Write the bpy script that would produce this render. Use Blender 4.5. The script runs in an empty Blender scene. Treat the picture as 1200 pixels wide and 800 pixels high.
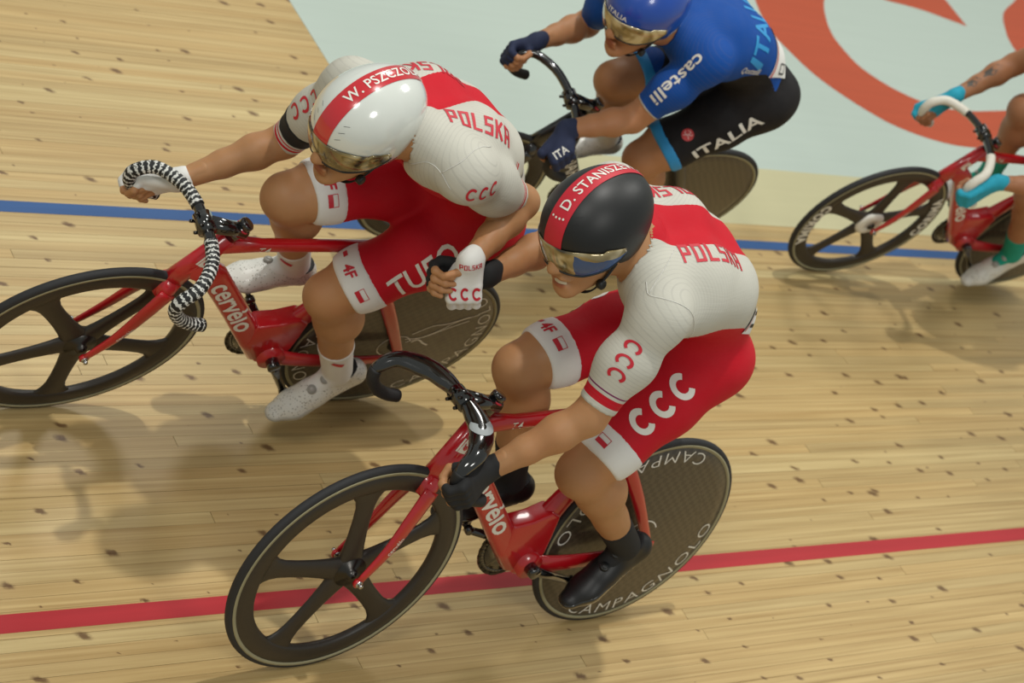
import bpy, bmesh, math, random
import numpy as np
from mathutils import Vector, Matrix
from mathutils.bvhtree import BVHTree
random.seed(7)
rng = np.random.default_rng(7)
SC = bpy.context.scene
COL = SC.collection

# ------------------------------------------------------------------ camera, world, lights
def rot(ax, a): return np.array(Matrix.Rotation(a, 3, ax))
CAM_R = rot('Z', 2.31476) @ rot('X', 0.9937) @ rot('Z', 0.54282)
CAM_C = np.array([3.59647, 2.66372, 3.50494])
cam = bpy.data.cameras.new('camera')
cam.sensor_width = 36; cam.lens = 2263.89 / 1200 * 36
cam.dof.use_dof = True; cam.dof.focus_distance = 4.35; cam.dof.aperture_fstop = 4.5
cam_o = bpy.data.objects.new('camera', cam); COL.objects.link(cam_o)
M = Matrix(CAM_R.tolist()).to_4x4(); M.translation = CAM_C
cam_o.matrix_world = M
SC.camera = cam_o
SC.view_settings.view_transform = 'Standard'; SC.view_settings.look = 'None'
SC.view_settings.exposure = 0.0; SC.view_settings.gamma = 1.0; SC.view_settings.use_curve_mapping = False

world = bpy.data.worlds.new('hall'); SC.world = world; world.use_nodes = True
world.node_tree.nodes['Background'].inputs[0].default_value = (0.84, 0.88, 0.82, 1)
world.node_tree.nodes['Background'].inputs[1].default_value = 0.43

def lamp(name, loc, target, size, power, colour=(1.0, 0.985, 0.93)):
    l = bpy.data.lights.new(name, 'AREA'); l.shape = 'DISK'; l.size = size; l.energy = power; l.color = colour
    o = bpy.data.objects.new(name, l); COL.objects.link(o); o.location = loc
    o.rotation_euler = (Vector(target) - Vector(loc)).to_track_quat('-Z', 'Y').to_euler()
    return o
lamp('hall_lamp', (0.3, -1.3, 11.0), (0, -0.6, 0), 0.30, 480)
lamp('hall_lamp', (-8.0, -1.5, 10.0), (-1, -1, 0), 2.6, 310)
lamp('hall_lamp', (7.5, 2.5, 10.0), (0, -0.5, 0), 2.6, 285)
lamp('hall_lamp', (1.0, 9.0, 9.0), (0, -0.5, 0), 2.6, 240)
lamp('hall_lamp', (-4.0, -9.0, 10.0), (0, -0.5, 0), 2.6, 285)

# ------------------------------------------------------------------ materials
MATS = {}
def nodes(name):
    m = bpy.data.materials.new(name); m.use_nodes = True
    nt = m.node_tree; b = nt.nodes['Principled BSDF']
    MATS[name] = m
    return m, nt, b
def nd(nt, t, **kw):
    n = nt.nodes.new(t)
    for k, v in kw.items(): setattr(n, k, v)
    return n
def lk(nt, a, b): nt.links.new(a, b)
def math_n(nt, op, a, b=None, c=None):
    n = nd(nt, 'ShaderNodeMath', operation=op)
    for i, v in enumerate((a, b, c)):
        if v is None: continue
        if isinstance(v, (int, float)): n.inputs[i].default_value = v
        else: lk(nt, v, n.inputs[i])
    return n.outputs[0]
def mixc(nt, fac, a, b, mode='MIX'):
    n = nd(nt, 'ShaderNodeMix', data_type='RGBA', blend_type=mode)
    if isinstance(fac, (int, float)): n.inputs[0].default_value = fac
    else: lk(nt, fac, n.inputs[0])
    for i, v in ((6, a), (7, b)):
        if isinstance(v, tuple): n.inputs[i].default_value = (*v, 1) if len(v) == 3 else v
        else: lk(nt, v, n.inputs[i])
    return n.outputs[2]
def S(r, g, b):
    f = lambda c: (c / 255 / 12.92) if c <= 10 else (((c / 255) + .055) / 1.055) ** 2.4
    return (f(r), f(g), f(b))
def plain(name, col, rough=.5, metal=0, coat=0, noise=.08, scale=30, bump=0, bscale=200, spec=.5, sss=0, sheen=0):
    m, nt, b = nodes(name)
    b.inputs['Roughness'].default_value = rough; b.inputs['Metallic'].default_value = metal
    b.inputs['Coat Weight'].default_value = coat; b.inputs['Specular IOR Level'].default_value = spec
    if coat: b.inputs['Coat Roughness'].default_value = .06
    if sheen: b.inputs['Sheen Weight'].default_value = sheen
    tc = nd(nt, 'ShaderNodeTexCoord')
    n = nd(nt, 'ShaderNodeTexNoise'); n.inputs['Scale'].default_value = scale; n.inputs['Detail'].default_value = 4
    lk(nt, tc.outputs['Object'], n.inputs['Vector'])
    d = tuple(c * (1 - noise * 1.2) for c in col); e = tuple(min(1, c * (1 + noise)) for c in col)
    lk(nt, mixc(nt, n.outputs['Fac'], d, e), b.inputs['Base Color'])
    if sss:
        b.inputs['Subsurface Weight'].default_value = sss; b.inputs['Subsurface Radius'].default_value = (.012, .005, .003)
        b.inputs['Subsurface Scale'].default_value = .6
    if bump:
        n2 = nd(nt, 'ShaderNodeTexNoise'); n2.inputs['Scale'].default_value = bscale; n2.inputs['Detail'].default_value = 3
        lk(nt, tc.outputs['Object'], n2.inputs['Vector'])
        bp = nd(nt, 'ShaderNodeBump'); bp.inputs['Strength'].default_value = bump; bp.inputs['Distance'].default_value = .002
        lk(nt, n2.outputs['Fac'], bp.inputs['Height']); lk(nt, bp.outputs[0], b.inputs['Normal'])
    return m
RED = S(190, 14, 34); WHITE = S(192, 190, 179)
frame_red = plain('frame_red', S(178, 14, 26), .28, coat=.7, noise=.05)
frame_black = plain('frame_black', S(22, 22, 24), .3, coat=.6)
carbon = plain('carbon_matt', S(44, 38, 32), .42, noise=.15, scale=60)
gloss_black = plain('gloss_black', S(14, 14, 15), .12, coat=1)
rubber = plain('tyre_rubber', S(34, 34, 36), .7, noise=.15)
sidewall_m = plain('sidewall_tan', S(148, 142, 112), .7)
metal = plain('dark_metal', S(70, 68, 66), .3, metal=1)
silver = plain('silver_metal', S(180, 180, 178), .25, metal=1)
white_paint = plain('white_paint', S(222, 220, 212), .4)
white_plastic = plain('white_shell', S(208, 212, 206), .18, coat=1, noise=.02)
black_plastic = plain('black_shell', S(14, 15, 16), .46, coat=.0, noise=.03)
blue_plastic = plain('blue_shell', S(12, 66, 158), .3, coat=.6, noise=.12, scale=14)
red_print = plain('red_print', S(188, 24, 44), .5)
red_glass = plain('red_shell', S(190, 26, 38), .2, coat=1, noise=.03)
black_print = plain('black_print', S(18, 18, 20), .6)
cyan_print = plain('cyan_print', S(38, 140, 200), .6)
white_fabric = plain('white_fabric', S(215, 214, 210), .85, noise=.03, bump=.12, bscale=350)
black_fabric = plain('black_fabric', S(20, 20, 21), .8, noise=.1, bump=.15, bscale=400)
navy_fabric = plain('navy_fabric', S(26, 36, 66), .8, noise=.12, bump=.2, bscale=300)
teal_fabric = plain('teal_fabric', S(28, 150, 176), .8, noise=.12, bump=.2, bscale=300)
green_sock = plain('green_sock', S(24, 146, 126), .9, noise=.1, bump=.3, bscale=300)
yellow_fabric = plain('yellow_fabric', S(215, 190, 40), .8, bump=.1)
shoe_black = plain('shoe_black', S(16, 16, 18), .45, noise=.1)
teeth_m = plain('tooth_enamel', S(196, 186, 166), .3)
white_tape = plain('white_tape', S(214, 210, 198), .6, bump=.3, bscale=120)
grip_rubber = plain('grip_rubber', S(24, 24, 25), .65, bump=.3, bscale=150)

def skin_mat(name, col):
    m, nt, b = nodes(name)
    tc = nd(nt, 'ShaderNodeTexCoord')
    n = nd(nt, 'ShaderNodeTexNoise'); n.inputs['Scale'].default_value = 14; n.inputs['Detail'].default_value = 5
    lk(nt, tc.outputs['Object'], n.inputs['Vector'])
    c = mixc(nt, n.outputs['Fac'], tuple(x * .86 for x in col), tuple(min(1, x * 1.12) for x in col))
    n3 = nd(nt, 'ShaderNodeTexNoise'); n3.inputs['Scale'].default_value = 5; n3.inputs['Detail'].default_value = 3
    lk(nt, tc.outputs['Object'], n3.inputs['Vector'])
    mr = nd(nt, 'ShaderNodeMapRange'); mr.inputs[1].default_value = .45; mr.inputs[2].default_value = .75; mr.inputs[4].default_value = .45; lk(nt, n3.outputs['Fac'], mr.inputs[0])
    c = mixc(nt, mr.outputs[0], c, tuple(x * y for x, y in zip(col, (1.0, .80, .74))))
    at = nd(nt, 'ShaderNodeAttribute'); at.attribute_name = 'lip'
    c = mixc(nt, at.outputs['Fac'], c, tuple(x * y for x, y in zip(col, (.72, .42, .42))))
    lk(nt, c, b.inputs['Base Color'])
    b.inputs['Roughness'].default_value = .52; b.inputs['Specular IOR Level'].default_value = .35
    b.inputs['Subsurface Weight'].default_value = .12; b.inputs['Subsurface Radius'].default_value = (.01, .004, .002)
    b.inputs['Subsurface Scale'].default_value = .5
    n2 = nd(nt, 'ShaderNodeTexNoise'); n2.inputs['Scale'].default_value = 260
    lk(nt, tc.outputs['Object'], n2.inputs['Vector'])
    bp = nd(nt, 'ShaderNodeBump'); bp.inputs['Strength'].default_value = .08; bp.inputs['Distance'].default_value = .001
    lk(nt, n2.outputs['Fac'], bp.inputs['Height']); lk(nt, bp.outputs[0], b.inputs['Normal'])
    return m
skin_fair = skin_mat('skin_fair', S(170, 124, 84))
skin_tan = skin_mat('skin_tan', S(172, 122, 84))
skin_brown = skin_mat('skin_brown', S(156, 108, 76))

def suit_mat(name, base, top, stripe=None, stripes=(), ribs=.14):
    """base below, top where attribute 'top' > 0; 'cuff' holds the distance up the sleeve from the hem"""
    m, nt, b = nodes(name)
    tc = nd(nt, 'ShaderNodeTexCoord')
    a = nd(nt, 'ShaderNodeAttribute'); a.attribute_name = 'top'
    c = mixc(nt, math_n(nt, 'GREATER_THAN', a.outputs['Fac'], 0.0), base, top)
    a2 = nd(nt, 'ShaderNodeAttribute'); a2.attribute_name = 'cuff'
    for lo, hi, col in stripes:
        f = math_n(nt, 'MULTIPLY', math_n(nt, 'GREATER_THAN', a2.outputs['Fac'], lo), math_n(nt, 'LESS_THAN', a2.outputs['Fac'], hi))
        c = mixc(nt, f, c, col)
    n = nd(nt, 'ShaderNodeTexNoise'); n.inputs['Scale'].default_value = 22; n.inputs['Detail'].default_value = 6
    lk(nt, tc.outputs['Object'], n.inputs['Vector'])
    c = mixc(nt, math_n(nt, 'MULTIPLY', n.outputs['Fac'], .08), c, (0.20, 0.17, 0.17))
    a3 = nd(nt, 'ShaderNodeAttribute'); a3.attribute_name = 'rib'
    ln = math_n(nt, 'GREATER_THAN', math_n(nt, 'SINE', math_n(nt, 'MULTIPLY', a3.outputs['Fac'], 2 * math.pi / .0085)), .80)
    c = mixc(nt, math_n(nt, 'MULTIPLY', ln, math_n(nt, 'MULTIPLY', n.outputs['Fac'], .22)), c, (.12, .12, .13))
    lk(nt, c, b.inputs['Base Color'])
    b.inputs['Roughness'].default_value = .66; b.inputs['Specular IOR Level'].default_value = .15
    w = nd(nt, 'ShaderNodeTexNoise'); w.inputs['Scale'].default_value = 1; w.inputs['Detail'].default_value = 3
    mp = nd(nt, 'ShaderNodeMapping'); mp.inputs['Scale'].default_value = (10, 40, 220)
    lk(nt, tc.outputs['Object'], mp.inputs['Vector']); lk(nt, mp.outputs[0], w.inputs['Vector'])
    bp = nd(nt, 'ShaderNodeBump'); bp.inputs['Strength'].default_value = ribs; bp.inputs['Distance'].default_value = .004
    lk(nt, w.outputs['Fac'], bp.inputs['Height']); lk(nt, bp.outputs[0], b.inputs['Normal'])
    return m
suit_one = suit_mat('suit_red_white', RED, WHITE, stripes=((.016, .024, RED), (.030, .034, RED)))
suit_two = suit_mat('suit_red_white_long', RED, WHITE, stripes=((.018, .040, RED), (.048, .052, S(120, 40, 90))))
suit_blue = suit_mat('suit_blue_black', S(22, 22, 24), S(0, 70, 150), stripes=((-.01, .007, WHITE),))
suit_far = suit_mat('suit_dark_yellow', S(26, 40, 60), S(215, 190, 40))
def visor_mat(name, cols, rough=.08):
    m, nt, b = nodes(name)
    tc = nd(nt, 'ShaderNodeTexCoord')
    n = nd(nt, 'ShaderNodeTexNoise'); n.inputs['Scale'].default_value = 14; n.inputs['Detail'].default_value = 1.5; n.inputs['Distortion'].default_value = 1.0
    lk(nt, tc.outputs['Object'], n.inputs['Vector'])
    r = nd(nt, 'ShaderNodeValToRGB'); r.color_ramp.elements[0].position = .36; r.color_ramp.elements[1].position = .62
    r.color_ramp.elements[0].color = (*cols[0], 1); r.color_ramp.elements[1].color = (*cols[-1], 1)
    if len(cols) > 2:
        e = r.color_ramp.elements.new(.5); e.color = (*cols[1], 1)
    lk(nt, n.outputs['Fac'], r.inputs[0]); lk(nt, r.outputs[0], b.inputs['Base Color'])
    b.inputs['Metallic'].default_value = .35; b.inputs['Roughness'].default_value = rough; b.inputs['Coat Weight'].default_value = 1
    b.inputs['Coat Roughness'].default_value = .03
    return m
visor_gold = visor_mat('visor_gold', (S(70, 58, 38), S(150, 130, 80), S(200, 188, 150)))
visor_blue = visor_mat('visor_blue', (S(62, 54, 38), S(140, 122, 78), S(190, 176, 140)))
def _vb():
    nt = visor_blue.node_tree; b = nt.nodes['Principled BSDF']; src = b.inputs['Base Color'].links[0].from_socket
    a = nd(nt, 'ShaderNodeAttribute'); a.attribute_name = 'azimuth'; h = nd(nt, 'ShaderNodeAttribute'); h.attribute_name = 'height'
    n = nd(nt, 'ShaderNodeTexNoise'); n.inputs['Scale'].default_value = 20; tc = nd(nt, 'ShaderNodeTexCoord'); lk(nt, tc.outputs['Object'], n.inputs['Vector'])
    az = math_n(nt, 'ADD', a.outputs['Fac'], math_n(nt, 'MULTIPLY', math_n(nt, 'SUBTRACT', n.outputs['Fac'], .5), 24))
    blue = math_n(nt, 'MULTIPLY', math_n(nt, 'GREATER_THAN', az, 22.0), math_n(nt, 'LESS_THAN', math_n(nt, 'ADD', math_n(nt, 'MULTIPLY', az, .010), h.outputs['Fac']), 1.10))
    lk(nt, mixc(nt, blue, src, S(18, 70, 130)), b.inputs['Base Color'])
_vb()
def tape_mat():
    m, nt, b = nodes('marbled_bar_tape')
    a = nd(nt, 'ShaderNodeAttribute'); a.attribute_name = 'along'
    w = nd(nt, 'ShaderNodeTexCoord')
    n = nd(nt, 'ShaderNodeTexNoise'); n.inputs['Scale'].default_value = 150; n.inputs['Detail'].default_value = 3
    lk(nt, w.outputs['Object'], n.inputs['Vector'])
    ph = math_n(nt, 'ADD', math_n(nt, 'MULTIPLY', a.outputs['Fac'], 2 * math.pi / .0140), math_n(nt, 'MULTIPLY', n.outputs['Fac'], 9.0))
    s = math_n(nt, 'GREATER_THAN', math_n(nt, 'SINE', ph), .45)
    lk(nt, mixc(nt, s, S(16, 17, 18), S(205, 205, 200)), b.inputs['Base Color']); b.inputs['Roughness'].default_value = .6
    return m
tape_marble = tape_mat()
def shoe_dots():
    m, nt, b = nodes('shoe_white_perforated')
    tc = nd(nt, 'ShaderNodeTexCoord')
    v = nd(nt, 'ShaderNodeTexVoronoi'); v.inputs['Scale'].default_value = 130
    lk(nt, tc.outputs['Object'], v.inputs['Vector'])
    f = math_n(nt, 'LESS_THAN', v.outputs['Distance'], .26)
    lk(nt, mixc(nt, f, S(206, 205, 198), S(150, 147, 138)), b.inputs['Base Color'])
    b.inputs['Roughness'].default_value = .38; b.inputs['Coat Weight'].default_value = .3
    return m
shoe_white = shoe_dots()

def plank_mat():
    m, nt, b = nodes('pine_board')
    g = nd(nt, 'ShaderNodeNewGeometry'); oi = nd(nt, 'ShaderNodeObjectInfo')
    sp = nd(nt, 'ShaderNodeSeparateXYZ'); lk(nt, g.outputs['Position'], sp.inputs[0])
    off = math_n(nt, 'MULTIPLY', oi.outputs['Random'], 37.0)
    cb = nd(nt, 'ShaderNodeCombineXYZ')
    lk(nt, math_n(nt, 'ADD', math_n(nt, 'MULTIPLY', sp.outputs['X'], 1.3), off), cb.inputs[0])
    lk(nt, math_n(nt, 'MULTIPLY', sp.outputs['Y'], 75), cb.inputs[1]); lk(nt, off, cb.inputs[2])
    n = nd(nt, 'ShaderNodeTexNoise'); n.inputs['Scale'].default_value = 1; n.inputs['Detail'].default_value = 5; n.inputs['Distortion'].default_value = .4
    lk(nt, cb.outputs[0], n.inputs['Vector'])
    r = nd(nt, 'ShaderNodeValToRGB')
    r.color_ramp.elements[0].position = .25; r.color_ramp.elements[1].position = .8
    r.color_ramp.elements[0].color = (*S(174, 151, 104), 1); r.color_ramp.elements[1].color = (*S(214, 196, 148), 1)
    lk(nt, n.outputs['Fac'], r.inputs[0])
    tone = nd(nt, 'ShaderNodeValToRGB')
    e = tone.color_ramp.elements; e[0].color = (*S(226, 218, 206), 1); e[1].color = (*S(255, 255, 250), 1)
    x = e.new(.3); x.color = (*S(240, 226, 208), 1); x = e.new(.85); x.color = (*S(236, 228, 216), 1)
    lk(nt, oi.outputs['Random'], tone.inputs[0])
    c = mixc(nt, 1.0, r.outputs[0], tone.outputs[0], 'MULTIPLY')
    # small dark knots
    kn = nd(nt, 'ShaderNodeTexVoronoi'); kn.voronoi_dimensions = '2D'; kn.inputs['Scale'].default_value = 1; kn.inputs['Randomness'].default_value = 1
    kc = nd(nt, 'ShaderNodeCombineXYZ')
    wob = nd(nt, 'ShaderNodeTexNoise'); wob.inputs['Scale'].default_value = 60; lk(nt, g.outputs['Position'], wob.inputs['Vector'])
    wv = math_n(nt, 'MULTIPLY', math_n(nt, 'SUBTRACT', wob.outputs['Fac'], .5), .16)
    lk(nt, math_n(nt, 'ADD', math_n(nt, 'MULTIPLY', sp.outputs['X'], 6.5), wv), kc.inputs[0])
    lk(nt, math_n(nt, 'ADD', math_n(nt, 'ADD', math_n(nt, 'MULTIPLY', sp.outputs['Y'], 10.5), math_n(nt, 'MULTIPLY', sp.outputs['X'], 3.5)), wv), kc.inputs[1])
    lk(nt, kc.outputs[0], kn.inputs['Vector'])
    sc = nd(nt, 'ShaderNodeSeparateColor'); lk(nt, kn.outputs['Color'], sc.inputs[0])
    rad = math_n(nt, 'MULTIPLY', math_n(nt, 'MAXIMUM', math_n(nt, 'SUBTRACT', sc.outputs[0], .30), 0), .21)
    t = math_n(nt, 'DIVIDE', kn.outputs['Distance'], math_n(nt, 'ADD', rad, .0005))
    mr = nd(nt, 'ShaderNodeMapRange'); mr.interpolation_type = 'SMOOTHSTEP'
    mr.inputs[1].default_value = .35; mr.inputs[2].default_value = 1.35; mr.inputs[3].default_value = 1; mr.inputs[4].default_value = 0
    lk(nt, t, mr.inputs[0])
    c = mixc(nt, math_n(nt, 'MULTIPLY', mr.outputs[0], .88), c, S(92, 62, 34))
    lk(nt, c, b.inputs['Base Color'])
    b.inputs['Roughness'].default_value = .42; b.inputs['Specular IOR Level'].default_value = .35
    bp = nd(nt, 'ShaderNodeBump'); bp.inputs['Strength'].default_value = .12; bp.inputs['Distance'].default_value = .001
    lk(nt, n.outputs['Fac'], bp.inputs['Height']); lk(nt, bp.outputs[0], b.inputs['Normal'])
    return m
pine = plank_mat()
def paint_mat(name, col, amt=.10):
    m, nt, b = nodes(name)
    g = nd(nt, 'ShaderNodeNewGeometry')
    mp = nd(nt, 'ShaderNodeMapping'); mp.inputs['Scale'].default_value = (1.2, 26, 1); lk(nt, g.outputs['Position'], mp.inputs['Vector'])
    n = nd(nt, 'ShaderNodeTexNoise'); n.inputs['Scale'].default_value = 1; n.inputs['Detail'].default_value = 4; lk(nt, mp.outputs[0], n.inputs['Vector'])
    lk(nt, mixc(nt, n.outputs['Fac'], tuple(c * (1 - amt) for c in col), tuple(min(1, c * (1 + amt * .6)) for c in col)), b.inputs['Base Color'])
    b.inputs['Roughness'].default_value = .5; b.inputs['Specular IOR Level'].default_value = .3
    return m
paint_blue = paint_mat('paint_blue', S(46, 84, 136), .25)
paint_red = paint_mat('paint_red', S(172, 44, 50), .25)
paint_white = paint_mat('paint_white', S(177, 190, 181), .05)
paint_cream = paint_mat('paint_cream', S(188, 183, 146), .06)
paint_orange = paint_mat('paint_orange', S(178, 78, 48), .12)

# ------------------------------------------------------------------ mesh helpers
def newobj(name, me, mat=None, parent=None, label=None, smooth=True):
    o = bpy.data.objects.new(name, me); COL.objects.link(o)
    if mat is not None and not me.materials: me.materials.append(mat)
    if parent is not None: o.parent = parent
    if label: o['label'] = label
    if smooth and len(me.polygons): me.polygons.foreach_set('use_smooth', np.ones(len(me.polygons), bool))
    return o
def mk(name, V, F, mat, parent=None, label=None, smooth=True, attrs=None):
    me = bpy.data.meshes.new(name)
    V = np.asarray(V, np.float32)
    if isinstance(F, np.ndarray):
        k = F.shape[1]
        me.vertices.add(len(V)); me.vertices.foreach_set('co', V.ravel())
        me.loops.add(F.size); me.loops.foreach_set('vertex_index', F.astype(np.int32).ravel())
        me.polygons.add(len(F)); me.polygons.foreach_set('loop_start', np.arange(0, F.size, k, dtype=np.int32))
        me.update(calc_edges=True)
    else:
        me.from_pydata(V.tolist(), [], F); me.update()
    for k, v in (attrs or {}).items():
        a = me.attributes.new(k, 'FLOAT', 'POINT'); a.data.foreach_set('value', np.asarray(v, np.float32))
    return newobj(name, me, mat, parent, label, smooth)
def unit(v): v = np.asarray(v, float); return v / (np.linalg.norm(v) + 1e-12)
def join(parts):
    V = []; F = []; n = 0
    for v, f in parts:
        V.extend([tuple(p) for p in v]); F.extend([[i + n for i in q] for q in f]); n += len(v)
    return V, F
def spline(P, n):
    P = np.asarray(P, float); Q = np.vstack([2 * P[0] - P[1], P, 2 * P[-1] - P[-2]]); out = []
    for i in range(len(P) - 1):
        a, b, c, d = Q[i:i + 4]
        for t in np.linspace(0, 1, n, endpoint=False):
            out.append(.5 * ((2 * b) + (-a + c) * t + (2 * a - 5 * b + 4 * c - d) * t * t + (-a + 3 * b - 3 * c + d) * t ** 3))
    out.append(P[-1]); return np.array(out)
def sweep(P, w, d, lat=(0, 1, 0), n=14, pw=2.0, closed=False):
    """tube along P; half width w sideways (towards lat), half depth d across; superellipse power pw"""
    P = np.asarray(P, float); m = len(P)
    w = np.broadcast_to(w, m) if np.ndim(w) == 0 else np.interp(np.linspace(0, 1, m), np.linspace(0, 1, len(w)), w)
    d = np.broadcast_to(d, m) if np.ndim(d) == 0 else np.interp(np.linspace(0, 1, m), np.linspace(0, 1, len(d)), d)
    V = []; lat = np.asarray(lat, float); al = []; s = 0
    for i in range(m):
        t = unit(P[min(i + 1, m - 1)] - P[max(i - 1, 0)])
        l = unit(lat - t * (lat @ t)); u = np.cross(t, l)
        if i: s += np.linalg.norm(P[i] - P[i - 1])
        for k in range(n):
            a = 2 * math.pi * k / n; c, sn = math.cos(a), math.sin(a)
            c = math.copysign(abs(c) ** (2 / pw), c); sn = math.copysign(abs(sn) ** (2 / pw), sn)
            V.append(P[i] + l * w[i] * c + u * d[i] * sn); al.append(s)
    F = [[i * n + k, i * n + (k + 1) % n, (i + 1) * n + (k + 1) % n, (i + 1) * n + k] for i in range(m - 1) for k in range(n)]
    F.append(list(range(n))[::-1]); F.append([(m - 1) * n + k for k in range(n)])
    sweep.along = al
    return V, F
def lathe(prof, seg=72, axis='Y', a0=0, a1=2 * math.pi, closed_prof=True):
    """prof: (r, y); revolved about Y"""
    full = abs(a1 - a0 - 2 * math.pi) < 1e-6
    m = len(prof); N = seg if full else seg + 1; V = []
    for i in range(N):
        a = a0 + (a1 - a0) * i / seg
        for r, y in prof: V.append((r * math.cos(a), y, r * math.sin(a)))
    F = []
    for i in range(seg):
        j = (i + 1) % N
        for k in range(m if closed_prof else m - 1):
            l = (k + 1) % m
            F.append([i * m + k, j * m + k, j * m + l, i * m + l])
    return V, F
def box(c, s, R=None):
    c = np.asarray(c, float); R = np.eye(3) if R is None else np.asarray(R)
    V = [c + R @ (np.array([x, y, z]) * np.asarray(s) / 2) for x in (-1, 1) for y in (-1, 1) for z in (-1, 1)]
    return V, [[0, 1, 3, 2], [4, 6, 7, 5], [0, 4, 5, 1], [2, 3, 7, 6], [0, 2, 6, 4], [1, 5, 7, 3]]
def prism(outline, w, bev):
    """side outline in XZ, extruded to +-w in Y, edges rounded"""
    bm = bmesh.new(); vs = [bm.verts.new((x, -w, z)) for x, z in outline]; f = bm.faces.new(vs)
    r = bmesh.ops.extrude_face_region(bm, geom=[f])
    for v in r['geom']:
        if isinstance(v, bmesh.types.BMVert): v.co.y = w
    bmesh.ops.recalc_face_normals(bm, faces=bm.faces)
    bmesh.ops.bevel(bm, geom=bm.edges[:], offset=bev, segments=3, affect='EDGES', profile=.5)
    bmesh.ops.triangulate(bm, faces=[f for f in bm.faces if len(f.verts) > 4])
    bm.verts.index_update(); V = [tuple(v.co) for v in bm.verts]; F = [[v.index for v in f.verts] for f in bm.faces]; bm.free(); return V, F
def disc_cyl(c, ax, r, h, n=20, bev=.15):
    ax = unit(ax); e = unit(np.cross(ax, (0.3, .5, .81))); f = np.cross(ax, e); V = []; F = []
    prof = [(r, -h / 2), (r, h / 2 - bev * r), (r * (1 - bev), h / 2)]
    for rr, z in prof:
        for k in range(n):
            a = 2 * math.pi * k / n; V.append(np.asarray(c) + ax * z + (e * math.cos(a) + f * math.sin(a)) * rr)
    for i in range(len(prof) - 1):
        for k in range(n): F.append([i * n + k, i * n + (k + 1) % n, (i + 1) * n + (k + 1) % n, (i + 1) * n + k])
    F.append(list(range(n))[::-1]); F.append([2 * n + k for k in range(n)])
    return V, F

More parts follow.
